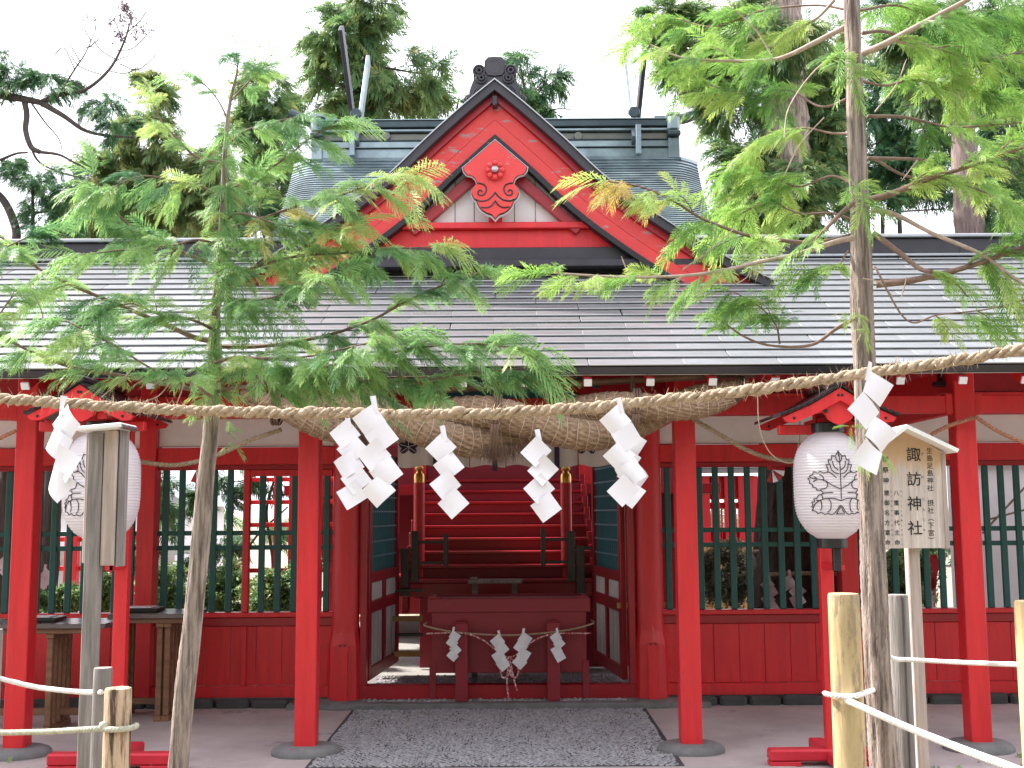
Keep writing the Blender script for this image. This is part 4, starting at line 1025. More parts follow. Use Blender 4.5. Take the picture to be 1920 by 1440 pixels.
def text(s, x, z, size, y, par, m_=INK, bold=.0):
    cu = bpy.data.curves.new('t','FONT'); cu.body = s; cu.size = size; cu.align_x = 'CENTER'; cu.align_y = 'CENTER'; cu.offset = bold; cu.resolution_u = 3
    o = bpy.data.objects.new('t', cu); dg = bpy.context.evaluated_depsgraph_get(); col.objects.link(o)
    bpy.context.view_layer.update(); dg = bpy.context.evaluated_depsgraph_get()
    me = bpy.data.meshes.new_from_object(o.evaluated_get(dg)); bpy.data.objects.remove(o)
    me.transform(Matrix.Rotation(R(90),4,'X')); 
    me.transform(Matrix.Translation(Vector((x,y,z))-ORG[par])); me.materials.clear(); me.materials.append(m_)
    return link('letter', me, par)
yt = 5.4285
def colm(s, px, py0, py1, size, bold=0.0, par=sg):
    n = len(s)
    for i,ch in enumerate(s):
        if ch == ' ': continue
        py = py0+(py1-py0)*i/(max(1,n-1)); q = P(px+(py-900)*.022, py, yt); text({'(':'︵',')':'︶'}.get(ch,ch), q.x, q.z, size*1.0, yt, par, INK, bold)
U = 1/S(yt)
colm('諏訪神社', 1714, 854, 992, 28*U, .0006)
colm('生島足島神社 摂社(下宮)', 1744, 846, 1014, 12.5*U, .0001)
colm('八重事代主命', 1680, 925, 1018, 10.5*U, .0003)
colm('御祭神', 1661, 862, 902, 12*U, .0004)
colm('建御名方富命', 1662, 925, 1018, 10.5*U, .0003)
colm('すわ', 1730, 852, 895, 6.5*U, 0); colm('じんじゃ', 1731, 936, 994, 6.5*U, 0)
colm('やえことしろぬしのみこと', 1689, 922, 1021, 4.2*U, 0); colm('たけみなかたとみのみこと', 1671, 922, 1021, 4.2*U, 0)
# edge-on signboard, back view, left
YS = 5.2
es = thing('edge_on_signboard', 'weathered wooden signboard seen from behind and almost edge-on, on a grey post', 'signboard', (P(172,1440,YS).x,YS,0))
MB().box2((P(160,1100,YS).x,YS-.03,0),(P(187,1100,YS).x,YS+.03,P(175,812,YS).z)).build('sign_post', WOODG, es)
MB().beam(P(183,806,YS+.06)-Vector((.075,0,0)), P(183,806,YS+.06)+Vector((-.05,0,0)),.03,.01).build('peg', WOODG, es)
def plank(pxa, pxb, pya, pyb, y0, y1, nm, m_):
    a = P(pxa,pyb,(y0+y1)/2); b = P(pxb,pya,(y0+y1)/2); return MB().box2((a.x,y0,a.z),(b.x,y1,b.z)).build(nm, m_, es)
plank(155,182,812,1056,YS+.04,YS+.07,'board_back',WOODP)
plank(193,226,808,1060,YS-.02,YS+.07,'board_back',WOODP)
plank(226.5,233,806,1062,YS-.0,YS+.12,'board_frame',WOODG)
MB().beam(P(158,812,YS)-Vector((0,0,-.012)), P(242,802,YS)+Vector((0,0,.006)),.22,.022).build('roof_board', mat('white_metal_sheet',(.8,.8,.8)), es)
MB().lathe(P(241,802,YS+.0),[(.012,-.1),(.012,.1)],12,'Y').build('roof_roll', METAL, es)

# ================= ROPE FENCE =================
def stake(px0, px1, pyt, Y, m_, label, seed=0, split=False):
    a = P(px0,pyt,Y); b = P(px1,pyt,Y); r_ = (b.x-a.x)/2; cx = (a.x+b.x)/2; zt_ = a.z
    mb = MB(); N_ = 36; K_ = 40; rg = random.Random(seed); phs = [rg.uniform(0,6) for _ in range(6)]
    for i in range(N_+1):
        z = -.05+(zt_+.05)*i/N_
        rr0 = r_*(1-.02*(i/N_)) if i < N_-1 else r_*(.97 if i == N_-1 else .92)
        if i == N_: z = zt_; 
        if i == N_-1: z = zt_-.008
        for k in range(K_):
            t_ = 2*math.pi*k/K_; rr = rr0*(1+.018*math.sin(3*t_+phs[0]+z*1.5)+.012*math.sin(5*t_+phs[1]-z*2)+.006*math.sin(11*t_+phs[2]+z*6))
            if split and k == 31: rr *= .80
            if m_ is WOODO: rr *= 1+.035*math.sin(9*t_+2*math.sin(z*5+phs[3])) * (1 if math.sin(4*t_+z)>0 else .2)
            mb.v.append((cx+rr*math.cos(t_), Y+rr*math.sin(t_), z))
    for i in range(N_):
        for k in range(K_):
            k2 = (k+1)%K_; mb.f.append((i*K_+k,i*K_+k2,(i+1)*K_+k2,(i+1)*K_+k))
    mb.f.append(tuple(N_*K_+k for k in range(K_)))
    o = mb.build('fence_post', m_, None, smooth=True); tag(o, label, 'fence post', 'log posts of the rope fence'); return cx, r_, zt_
stake(1551,1610,1113,3.75,WOODN,'pale yellow log post standing just left of the right trunk',1)
stake(1662,1702,1115,4.35,WOODG,'grey split log post between the right trunk and the sign post',2,True)
stake(1902,1962,1127,3.6,WOODN,'yellow log post cut by the right edge of the picture',3)
stake(197,247,1290,3.7,WOODO,'cracked brown log post with dark knots, lowest of the fence',4)
stake(176,211,1252,4.1,WOODG,'grey log post just behind the cracked brown one',5)
stake(-26,5,1180,4.3,WOODG,'dark log post at the left edge of the picture',6)
def ring_pts(cx, Y, z, r_, a0, a1, n=16): return [Vector((cx+r_*math.cos(a), Y+r_*math.sin(a), z)) for a in np.linspace(a0,a1,n)]
grp = 'ropes of the low fence'
rr_ = .0085
cA = P(1580,1302,3.75); rA = 31/S(3.75)
pts = ring_pts(cA.x,3.75,cA.z+.004,rA+.004,R(180),R(300),8)+[P(1612,1303,3.68),P(1650,1290,4.2)]
rope_obj('fence_rope', pts, rr_, WROPE, None, 'short white rope wound round the yellow post next to the right trunk', 'rope', grp=grp, pitch=.035, sides=6)
rope_obj('fence_rope', [P(1588,1314,3.70),P(1610,1323,3.62),P(1700,1363,3.35),P(1800,1403,3.1),P(1900,1440,2.9),P(1990,1475,2.75)], .0105, WROPE, None, 'taut white rope slanting down in front of the right trunk', 'rope', grp=grp, pitch=.032, sides=8)
rope_obj('fence_rope', [P(1662,1229,4.22),P(1680,1236,4.24),P(1705,1237,4.28),P(1800,1242,4.15),P(1905,1246,3.75),P(1940,1247,3.7)], .0085, WROPE, None, 'level white rope from the grey post to the yellow post at the picture edge', 'rope', grp=grp, pitch=.03, sides=6)
rope_obj('fence_rope', [P(-60,1255,4.3),P(0,1272,4.3),P(60,1287,4.3),P(110,1294,4.25),P(160,1298,4.2),P(190,1298,4.06)], .0095, WROPE, None, 'slack white rope running from the left picture edge to the grey post', 'rope', grp=grp, pitch=.03, sides=6)
cB = P(222,1362,3.7); rB = 26/S(3.7)
pts = [P(-60,1373,3.75),P(0,1374,3.75),P(90,1372,3.7),P(160,1368,3.66)]+ring_pts(cB.x,3.7,cB.z,rB+.009,R(225),R(380),10)
rope_obj('fence_rope', pts, .0095, GROPE, None, 'weathered greenish rope wrapped round the cracked brown post', 'rope', grp=grp, pitch=.03, sides=6)
MB_ = MB().lathe(P(194,1362,3.66),[(.0,-.015),(.014,-.01),(.016,.0),(.012,.012),(0,.016)],10); tag(MB_.build('rope_knot', GROPE, None, smooth='full'), 'small knot of weathered rope on the cracked brown post', 'knot')

# ================= TABLES =================
def table(x0_, x1_, y0, y1, zt_, label, xs):
    t = thing('long_table', label, 'table', ((x0_+x1_)/2,y0,0), 'brown slatted-leg tables by the left wall')
    MB().box2((x0_,y0,zt_-.035),(x1_,y1,zt_)).build('table_top', mat('worn_table_top',(.16,.13,.13),(.10,.08,.08),3,.25,stretch=(1,8,8)), t)
    MB().box2((x0_+.05,y0+.03,zt_-.075),(x1_-.05,y0+.055,zt_-.037)).build('apron', WOODT, t)
    for x in xs:
        MB().box2((x-.03,y0+.04,.0),(x+.03,y1-.04,.045)).build('foot_rail', WOODT, t)
        MB().box2((x-.03,y0+.04,zt_-.11),(x+.03,y1-.04,zt_-.076)).build('head_rail', WOODT, t)
        for k in range(5):
            y = y0+.07+k*(y1-y0-.14)/4; MB().box2((x-.022,y-.022,.046),(x+.022,y+.022,zt_-.112)).build('leg', WOODT, t)
    MB().box2((x0_+.1,(y0+y1)/2-.02,.10),(x1_-.1,(y0+y1)/2+.02,.15)).build('stretcher', WOODT, t)
ta = P(88,1356,8.55)
table(-4.6, P(192,1300,8.5).x, 8.5, 8.98, .80, 'brown wooden table with slatted legs standing behind the outermost left post', [-4.3, P(90,1300,8.55).x, ])
table(P(196,1300,8.95).x, P(352,1300,8.95).x, 8.95, 9.45, .83, 'darker table with slatted legs closer to the slanting left trunk', [P(214,1300,9).x, P(296,1300,9).x, P(325,1300,9.2).x])
for i,(px,py,Y,w_,lab) in enumerate(((78,1140,8.75,.30,'flat black tray lying on the table near the red post'),(262,1133,9.2,.34,'dark tray with paper slips on the darker table'))):
    q = P(px,py,Y); t = thing('tray', lab, 'tray', (q.x,Y,.82))
    zt_ = .803 if i==0 else .833
    MB().box2((q.x-w_/2,Y-.12,zt_),(q.x+w_/2,Y+.12,zt_+.03)).build('tray_body', BLACK, t)
    MB().box2((q.x-w_/2+.03,Y-.09,zt_+.031),(q.x+w_/2-.05,Y+.08,zt_+.036)).build('paper_sheet', PAPER, t)

# ================= COURTYARD THINGS =================
def red_fence(x0_, x1_, Y, z0, z1, label, back=None, sp=.14, w_=.045):
    t = thing('red_fence', label, 'fence', ((x0_+x1_)/2,Y,0))
    n = int((x1_-x0_)/sp)
    for i in range(n+1): MB().box2((x0_+i*sp-w_/2,Y-.02,z0),(x0_+i*sp+w_/2,Y+.02,z1)).build('paling', RED, t)
    for z in (z0+(z1-z0)*.35, z0+(z1-z0)*.62, z1-.04): MB().box2((x0_,Y+.022,z-.03),(x1_,Y+.06,z+.03)).build('fence_rail', RED, t)
    for k in range(3): 
        x = x0_+(x1_-x0_)*k/2; MB().box2((x-.06,Y-.08,0),(x+.06,Y+.03,z1+.06)).build('fence_post', RED, t)
    return t
q = P(60,1010,14); red_fence(P(20,1000,14).x, P(262,1000,14).x, 14, .3, P(150,1005,14).z, 'red paling fence far beyond the left lattice window')
# taller lattice fence seen through the wicket
x0_, x1_ = P(462,1000,13).x, P(640,1000,13).x
t = thing('lattice_screen', 'tall red lattice screen with white behind it, seen through the wicket', 'screen', (x0_,13,0))
for i in range(9): x = x0_+i*.17; MB().box2((x-.025,12.98,.5),(x+.025,13.02,P(500,890,13).z)).build('screen_bar', RED, t)
for k in range(7): z = .7+k*.26; MB().box2((x0_,13.022,z-.025),(x1_,13.05,z+.025)).build('screen_rail', RED, t)
# small red pavilion to the right
pav_ = thing('red_pavilion', 'small red openwork pavilion with pale roof beyond the right lattice window', 'pavilion', (P(1350,1000,17).x,17,0))
z1 = P(1360,893,17).z; z0 = P(1360,1022,17).z
xa, xb = P(1296,900,17).x, P(1416,900,17).x
for k,px in enumerate((1300,1322,1340,1364,1390,1412)): x = P(px,900,17).x; MB().box2((x-.06,16.95,z0),(x+.06,17.05,z1)).build('pillar', RED, pav_)
for z,hh in ((z1-.08,.09),(P(1360,925,17).z,.09),(P(1360,948,17).z,.05),(z0+.15,.1)): MB().box2((xa,17.052,z-hh),(xb,17.1,z+hh)).build('pavilion_rail', RED, pav_)
for k in range(14): x = xa+.1+k*.07; MB().box2((x-.012,17.0,z0+.1),(x+.012,17.04,P(1360,950,17).z)).build('baluster', RED, pav_)
for k in range(3): MB().box2((xa-.3,16.8-.1*k,z1+.05+.085*k),(xb+.1,17.2,z1+.12+.085*k)).build('roof_course', TILE, pav_)
MB().box2((xa-.2,16.9,-.1),(xb+.2,17.6,z0)).build('pavilion_base', WOODY, pav_)
# pale house far left
hs = thing('pale_house', 'pale house with grey roof glimpsed past the left lantern', 'house', (P(110,960,24).x,24,0))
xa, xb = P(60,960,24).x, P(330,960,24).x
MB().box2((xa,24,0),(xb,28,P(100,950,24).z)).build('wall', PLAS, hs)
z1 = P(100,950,24).z
MB().prism([(xa-.4,z1),(xb+.4,z1),((xa+xb)/2,z1+1.3)], 23.6, 28.4).build('roof', TILE, hs)
MB().box2((xa-1,23.0,z1-1.0),(xb+.4,23.9,z1-.9)).build('porch_roof', TILE, hs)
MB().box2((xa-2,14.8,P(100,1002,14.8).z-.03),(P(290,1000,14.8).x,15.3,P(100,1002,14.8).z+.03)).build('porch_beam', PLAS, hs)
# white wall to the right
ww = thing('plastered_wall', 'long grey-white plastered wall behind the far right lattice', 'wall', (P(1880,1000,12.6).x,12.6,0))
MB().box2((P(1790,1000,12.6).x,12.6,0),(6.5,12.75,P(1860,868,12.6).z)).build('wall_panel', PLAS, ww)
MB().box2((P(1786,1000,12.6).x,12.5,P(1860,868,12.6).z),(6.5,12.85,P(1860,862,12.6).z)).build('wall_cap', PLAS, ww)
for a,b in (((1842,1000),(1925,910)),((1850,975),(1925,955))):
    tag(MB().tube([P(*a,12.4),P(*b,12.4)],.012,6).build('guy_wire', TWIG, None), 'thin brown wire slanting across the plastered wall, '+('steeper one' if a[1]==1000 else 'flatter one'), 'wire')
bn = thing('red_banner', 'narrow red and white banner hanging behind the right lattice', 'banner', P(1758,1100,11.5))
mb = MB(); vs = []
for i in range(9):
    q = P(1750+4*math.sin(i*.8), 1040+i*13, 11.5); wv = .035+.012*math.sin(i*1.3)
    vs += [q-Vector((wv,0,0)), q+Vector((wv,.02*math.sin(i),0))]
mb.add(vs,[(2*i,2*i+1,2*i+3,2*i+2) for i in range(8)]).build('banner_cloth', mat('banner_dye',(.5,.02,.03),(.42,.02,.03),5,.8,c3=(.8,.78,.78),c3th=.55,c3scale=7), bn)
# security lamp under the beam
q = P(1766,720,7.9); t = thing('eave_lamp', 'small black lamp under the eave next to the right post', 'lamp', q)
MB().box(q,(.11,.1,.035),bev=.01).build('lamp_body', BLACK, t); MB().box(q+Vector((0,.03,.05)),(.03,.03,.08)).build('lamp_arm', BLACK, t)
# ================= VEGETATION =================
def frond_proto(seed, np_=10, nl=2, w_=.36, fine=True):
    """one feathery comb-like cypress spray, unit length along +x, flat in xy"""
    r_ = np.random.default_rng(seed); V = []; T_ = []; F_ = []
    def tri(a,b,c,t): 
        n = len(V); V.extend([tuple(a),tuple(b),tuple(c)]); T_.extend([t,t,t+.1]); F_.append((n,n+1,n+2))
    def bend(x): return -.10*x*x
    for i in range(6):
        x0_, x1_ = i/6, (i+1)/6; w0 = .009*(1-x0_*.8)
        tri((x0_,-w0,bend(x0_)),(x0_,w0,bend(x0_)),(x1_,0,bend(x1_)),.15)
    for i in range(np_):
        x = .05+.93*i/np_; L = w_*(math.sin(math.pi*min(1,(x*.80+.14)))**.7)*r_.uniform(.75,1.12)
        for sg in (-1,1):
            if r_.random() < .06: continue
            an = R(52+ r_.uniform(-9,9)) * (1-.35*x)
            d = np.array([math.cos(an), sg*math.sin(an), 0.]); p = np.array([x+ (0 if sg>0 else .5/np_),0,bend(x)]); z_d = r_.uniform(-.5,-.1)
            pr = np.array([-d[1], d[0], 0]); wd = .021 if fine else .042
            def pt(s_): 
                q = p + d*L*s_ + np.array([.22*L*s_*s_,0,0]); q[2] += z_d*L*s_*s_; return q
            tri(p-pr*wd*.5, p+pr*wd*.5, pt(.55), .3); tri(pt(.2)-pr*wd, pt(.2)+pr*wd, pt(1), .5)
            if not fine: continue
            for k in range(nl):
                s_ = (k+.8)/(nl+.6); q = pt(s_); ll = .070*(1-.45*s_)*r_.uniform(.8,1.2)
                for g in (-1,1):
                    a2 = R(40)*g; dd = np.array([d[0]*math.cos(a2)-d[1]*math.sin(a2), d[0]*math.sin(a2)+d[1]*math.cos(a2), r_.uniform(-.4,.1)])
                    pp = np.array([-dd[1],dd[0],0])*.013; b = q-dd*.008
                    tri(b+pp, b-pp, q+dd*ll, .45+.3*s_*x)
    return np.array(V), np.array(F_), np.array(T_)
FINE = [frond_proto(s_) for s_ in range(5)]
MIDF = [frond_proto(20+s_, 9, 2, .36) for s_ in range(4)]
COARSE = [frond_proto(40+s_, 7, 0, .42, fine=False) for s_ in range(4)]
def leafcluster(seed, n=26):
    """rough bunch of small leaves"""
    r_ = np.random.default_rng(seed); V = []; F_ = []; T_ = []
    for i in range(n):
        c = r_.normal(0,.30,3); d = r_.normal(0,1,3); d /= np.linalg.norm(d); e = np.cross(d, r_.normal(0,1,3)); e /= np.linalg.norm(e)
        s_ = r_.uniform(.12,.2); k = len(V)
        V += [c-d*s_, c+e*s_*.38, c+d*s_, c-e*s_*.38]; F_ += [(k,k+1,k+2),(k,k+2,k+3)]; T_ += [.4+.2*c[2]]*4
    return np.array(V), np.array(F_), np.array(T_)
BGF = [frond_proto(80+s_, 7, 0, .40, fine=False) for s_ in range(5)]
CLUST = [leafcluster(60+i) for i in range(5)]
def place(protos, inst, origin=(0,0,0), droop=.35, tscale=.65):
    """inst: list of (pos, dir, roll, length, tint) -> V, F, tint arrays"""
    Vs, Fs, Ts = [], [], []; off = 0
    by = {}
    for i,q in enumerate(inst): by.setdefault(random.randrange(len(protos)), []).append(q)
    for k,lst in by.items():
        PV, PF, PT_ = protos[k]; n = len(lst)
        pos = np.array([q[0] for q in lst], float); D = np.array([q[1] for q in lst], float); D /= np.linalg.norm(D,axis=1)[:,None]
        up_ = np.array([0,0,1.]); B_ = np.cross(up_, D); bl_ = np.linalg.norm(B_,axis=1); B_[bl_<1e-3] = [1,0,0]; B_ /= np.linalg.norm(B_,axis=1)[:,None]
        N_ = np.cross(D,B_); ro = np.array([q[2] for q in lst])[:,None]
        B2 = B_*np.cos(ro)+N_*np.sin(ro); N2 = -B_*np.sin(ro)+N_*np.cos(ro)
        L = np.array([q[3] for q in lst])[:,None,None]
        W = (PV[None,:,0:1]*D[:,None,:] + PV[None,:,1:2]*B2[:,None,:] + PV[None,:,2:3]*N2[:,None,:])*L
        W[:,:,2] -= droop*(PV[None,:,0]**2)*L[:,:,0]
        W += pos[:,None,:]
        m_ = len(PV); Vs.append(W.reshape(-1,3)); Fs.append((PF[None]+(np.arange(n)*m_)[:,None,None]).reshape(-1,3)+off); off += n*m_
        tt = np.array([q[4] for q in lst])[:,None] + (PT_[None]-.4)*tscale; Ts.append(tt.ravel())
    V = np.concatenate(Vs)-np.array(origin); return V, np.concatenate(Fs), np.clip(np.concatenate(Ts),0,1)
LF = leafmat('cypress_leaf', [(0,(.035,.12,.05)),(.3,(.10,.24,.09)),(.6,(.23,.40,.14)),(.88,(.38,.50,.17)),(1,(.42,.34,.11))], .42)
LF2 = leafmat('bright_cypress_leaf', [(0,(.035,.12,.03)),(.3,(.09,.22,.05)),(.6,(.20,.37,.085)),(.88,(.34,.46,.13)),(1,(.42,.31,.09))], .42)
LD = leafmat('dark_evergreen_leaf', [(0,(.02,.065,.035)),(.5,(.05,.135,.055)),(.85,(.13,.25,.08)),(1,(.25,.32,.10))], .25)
LB = leafmat('background_conifer_leaf', [(0,(.03,.08,.04)),(.45,(.08,.17,.06)),(.75,(.15,.235,.08)),(1,(.27,.27,.09))], .4)
LS = leafmat('shrub_leaf', [(0,(.02,.06,.025)),(.5,(.055,.14,.05)),(.9,(.18,.29,.10)),(1,(.30,.35,.14))], .3)
LP = leafmat('purple_bare_bud', [(0,(.10,.08,.10)),(1,(.22,.14,.16))], .1)
def trunk(name, pts, par, m_, rough=.10, K_=40, dens=60, ridges=9):
    """pts: (point, radius); ridged bark in real relief"""
    A_ = cat([(*p,r_) for p,r_ in pts], 12); C = A_[:,:3]; s = np.concatenate([[0],np.cumsum(np.linalg.norm(np.diff(C,axis=0),axis=1))]); L = s[-1]
    N = int(L*dens)+4; t = np.linspace(0,L,N); C = np.stack([np.interp(t,s,C[:,k]) for k in range(3)],1); rr = np.interp(t,s,A_[:,3])
    T = np.gradient(C,axis=0); T /= np.linalg.norm(T,axis=1)[:,None]; X = np.cross(T,[0,1.,0.02]); X /= np.linalg.norm(X,axis=1)[:,None]; Y_ = np.cross(T,X)
    a = np.linspace(0,2*np.pi,K_,endpoint=False)[None,:]; tt = t[:,None]
    ph = rng.uniform(0,6,8)
    warp = .35*np.sin(tt*3.1+ph[0])+.25*np.sin(tt*7.7+ph[1]+a)
    d = (1-abs(np.sin((a+warp*.35)*ridges/2+ph[2]+.5*np.sin(tt*9+a*3))))**2*(.6+.4*np.sin(tt*13+a*5+ph[3]))
    d = -d*rough + rough*.35*rng.normal(0,1,(N,K_))*.5 + .05*np.sin(a*2+ph[4]+tt*1.3) + .03*np.sin(tt*11+ph[5])
    r_ = rr[:,None]*(1+d)
    V = C[:,None,:]+r_[:,:,None]*(np.cos(a)[:,:,None]*X[:,None,:]+np.sin(a)[:,:,None]*Y_[:,None,:])
    idx = np.arange(N*K_).reshape(N,K_); p = idx[:-1]; q = idx[1:]
    Fq = np.stack([p,np.roll(p,-1,1),np.roll(q,-1,1),q],-1).reshape(-1,4)
    return link(name, npmesh(name, V.reshape(-1,3)-np.array(ORG.get(par,Vector())), Fq, m_, smooth=True), par)
def branch(par, pix, dep, r0_, r1_, lm, dens=7, start=.15, twl=.28, frl=.20, tint=.45, tj=.17, end=1.0, side=(1,1), protos=FINE, m_=TWIG, droop=.30, updown=0, tipt=.08):
    """a limb through pixels at given depths, with twigs and sprays"""
    n = len(pix); pts = [P(a,b,dep[0]+(dep[1]-dep[0])*i/(n-1)) for i,(a,b) in enumerate(pix)]
    A_ = cat([tuple(q) for q in pts], 10); s = np.concatenate([[0],np.cumsum(np.linalg.norm(np.diff(A_,axis=0),axis=1))]); L = s[-1]
    mb = MB().tube([Vector(q) for q in A_], [r0_+(r1_-r0_)*(x/L)**.8 for x in s], 7)
    br = mb.build('branch', m_, par, smooth='full')
    inst = []; tw = MB()
    k = max(1,int(L*(end-start)*dens*DS))
    for i in range(k):
        f_ = start+(end-start)*(i+random.random()*.7)/k; x = f_*L; j = min(len(A_)-2, int(np.searchsorted(s,x))-0); j = max(1,j)
        p = A_[j]; T = A_[j]-A_[j-1]; T = T/ (np.linalg.norm(T)+1e-9)
        sg = side[i%2]*(1 if i%2 else -1)
        lat = np.cross(T,[0,0,1.]); lat /= (np.linalg.norm(lat)+1e-9)
        d = T*random.uniform(.5,1.0)+lat*sg*random.uniform(.2,.9)+np.array([0,0,1])*(random.uniform(-.55,.55)+updown); d /= np.linalg.norm(d)
        tl = twl*TS*random.uniform(.4,1.2)*(1.0-.35*f_)
        c = [p+d*tl*u_+np.array([0,0,-.35*tl*u_*u_]) for u_ in (0,.33,.66,1)]
        tw.tube([Vector(q) for q in c], [r1_*1.1,r1_*.9,r1_*.7,r1_*.4], 4)
        tb = tint+random.gauss(0,tj)
        for u_ in (.12,.26,.4,.54,.68,.82,.94,1.0):
            q = p+d*tl*u_+np.array([0,0,-.35*tl*u_*u_])
            for sg2 in ((-1,1) if u_<1 else (0,)):
                lat2 = np.cross(d,[0,0,1.]); lat2 /= (np.linalg.norm(lat2)+1e-9)
                dd = d*.9+lat2*sg2*random.uniform(.5,.9)+np.array([0,0,random.uniform(-.45,.25)])
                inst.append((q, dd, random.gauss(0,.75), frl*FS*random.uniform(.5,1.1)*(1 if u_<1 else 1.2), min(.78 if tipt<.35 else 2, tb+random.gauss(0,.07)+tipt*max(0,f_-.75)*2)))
    # the tip itself
    T = A_[-1]-A_[-3]
    for _ in range(3): inst.append((A_[-1], T/np.linalg.norm(T)+np.array([random.gauss(0,.3),random.gauss(0,.3),random.gauss(0,.3)]), random.gauss(0,.7), frl*1.1, min(.78, tint+tipt*.4)))
    o3 = np.array(ORG[par]); 
    if tw.v: tw.build('twigs', m_, br, 'stuff')
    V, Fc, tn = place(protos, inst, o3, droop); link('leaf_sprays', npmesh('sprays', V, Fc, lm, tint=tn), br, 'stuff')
    return br
def sprig(par, spots, dep, frl, lm, tint, n=5, spread=.5, dirv=(0,0,-.2)):
    inst = []
    for a,b in spots:
        p = np.array(P(a,b,dep))
        for _ in range(n): inst.append((p, np.array([random.uniform(-1,1),random.uniform(-.6,.2),random.uniform(-.5,.5)])+np.array(dirv), random.gauss(0,.8), frl*random.uniform(.6,1.1), tint+random.gauss(0,.12)))
    V, Fc, tn = place(FINE, inst, np.array(ORG[par])); link('leaf_sprays', npmesh('sprays', V, Fc, lm, tint=tn), par, 'stuff')
def dead(par, lines_, dep, r_=.0025, m_=TWIGL):
    mb = MB()
    for pl in lines_: mb.tube(cat([tuple(P(a,b,dep)) for a,b in pl],5), [r_*1.2]+[r_]*(len(cat([tuple(P(a,b,dep)) for a,b in pl],5))-2)+[r_*.4], 5)
    mb.build('dead_twigs', m_, par, 'stuff')

FS, DS, TS = .60, 2.1, .68
# ---- young tree, left ----
DL = 4.35
lt = thing('young_cypress', 'slender young cypress with slanting pale trunk and feathery boughs over the left roof', 'tree', P(335,1440,DL))
def rpx(w_, Y): return w_/2/S(Y)
trunk('trunk', [(P(322,1560,DL),rpx(38,DL)),(P(334,1440,DL),rpx(36,DL)),(P(346,1300,DL),rpx(35,DL)),(P(360,1180,DL),rpx(34,DL)),(P(373,1050,DL),rpx(33,DL)),(P(386,900,DL),rpx(31,DL)),(P(396,800,DL),rpx(29,DL)),(P(402,700,DL),rpx(25,DL)),(P(403,600,DL),rpx(20,DL)),(P(412,500,DL),rpx(17,DL)),(P(418,400,DL),rpx(14,DL)),(P(421,300,DL),rpx(10,DL)),(P(430,200,DL),rpx(7,DL)),(P(446,130,DL),rpx(4,DL))], lt, BARK, .10)
Bq = lambda *a, **k: branch(lt, *a, **{**dict(lm=LF), **k})
T0 = .42
branch(lt,[(392,735),(320,722),(233,705),(133,688),(60,660),(0,630),(-60,600)],(4.3,3.9),.011,.003,LF,9,.3,.22,.17,.48,updown=.25)
branch(lt,[(398,640),(363,632),(320,613),(227,573),(140,537),(67,500),(10,450),(-40,430)],(4.4,4.1),.012,.003,LF,8,.18,.24,.18,.42)
branch(lt,[(415,500),(333,470),(253,430),(200,377),(175,330)],(4.4,4.2),.010,.003,LF,10,.2,.26,.19,.42)
branch(lt,[(418,307),(367,293),(333,260),(300,223),(285,180)],(4.4,4.4),.007,.002,LF,9,.25,.16,.14,.66,tipt=.3)
branch(lt,[(410,560),(450,528),(480,497),(502,470),(490,427),(478,340)],(4.4,4.3),.008,.002,LF,11,.25,.22,.18,.45)
branch(lt,[(402,712),(467,710),(520,713),(600,718),(700,715),(800,712),(880,700),(985,690)],(4.3,3.8),.011,.003,LF,10,.15,.22,.17,.36,tj=.1)
branch(lt,[(400,735),(440,727),(483,722),(540,705),(600,690),(690,670),(800,650),(900,645),(975,655)],(4.3,3.7),.009,.003,LF,11,.2,.20,.17,.44,tj=.1)
branch(lt,[(404,650),(480,650),(560,640),(637,622),(703,597),(747,573),(793,550),(860,523),(900,510)],(4.4,4.0),.010,.003,LF,10,.2,.20,.16,.42)
branch(lt,[(415,520),(480,500),(560,480),(640,475),(720,468),(815,462)],(4.4,4.0),.008,.002,LF,10,.2,.22,.17,.52,tipt=.4)
branch(lt,[(420,430),(490,410),(560,385),(640,365),(700,345),(765,335)],(4.4,4.0),.008,.002,LF,10,.3,.22,.18,.58,tipt=.5)
branch(lt,[(421,360),(480,330),(530,300),(580,260),(630,232)],(4.4,4.2),.006,.002,LF,9,.3,.18,.16,.5)
branch(lt,[(422,280),(450,250),(490,235),(550,220)],(4.4,4.3),.005,.002,LF,9,.35,.18,.15,.4)
branch(lt,[(432,190),(460,160),(490,130),(500,110)],(4.4,4.4),.004,.002,LF,11,.2,.15,.14,.45)
branch(lt,[(430,230),(410,190),(385,160),(362,150)],(4.4,4.3),.004,.002,LF,8,.3,.15,.14,.45)
branch(lt,[(440,160),(446,120),(450,95)],(4.4,4.3),.004,.002,LF,14,.1,.13,.13,.40)
branch(lt,[(404,620),(360,600),(300,590),(250,570),(200,580)],(4.3,3.9),.007,.002,LF,10,.1,.22,.18,.42)
branch(lt,[(412,460),(370,450),(320,460),(260,465),(150,478)],(4.3,4.0),.006,.002,LF,8,.1,.20,.17,.55)
branch(lt,[(398,745),(360,720),(300,700),(200,640),(120,600)],(4.2,3.7),.007,.002,LF,9,.2,.22,.18,.46)
branch(lt,[(410,540),(440,560),(500,560),(560,540),(610,520)],(4.3,4.0),.006,.002,LF,10,.1,.20,.17,.40)
branch(lt,[(404,680),(440,670),(500,672),(580,668),(660,650),(740,630)],(4.2,3.8),.007,.002,LF,10,.1,.20,.17,.46)
branch(lt,[(416,420),(450,400),(520,420),(600,430),(660,425)],(4.3,4.1),.006,.002,LF,10,.2,.20,.17,.6,tipt=.4)
branch(lt,[(418,380),(380,350),(330,340),(270,330),(210,350)],(4.3,4.1),.006,.002,LF,10,.2,.20,.17,.44)
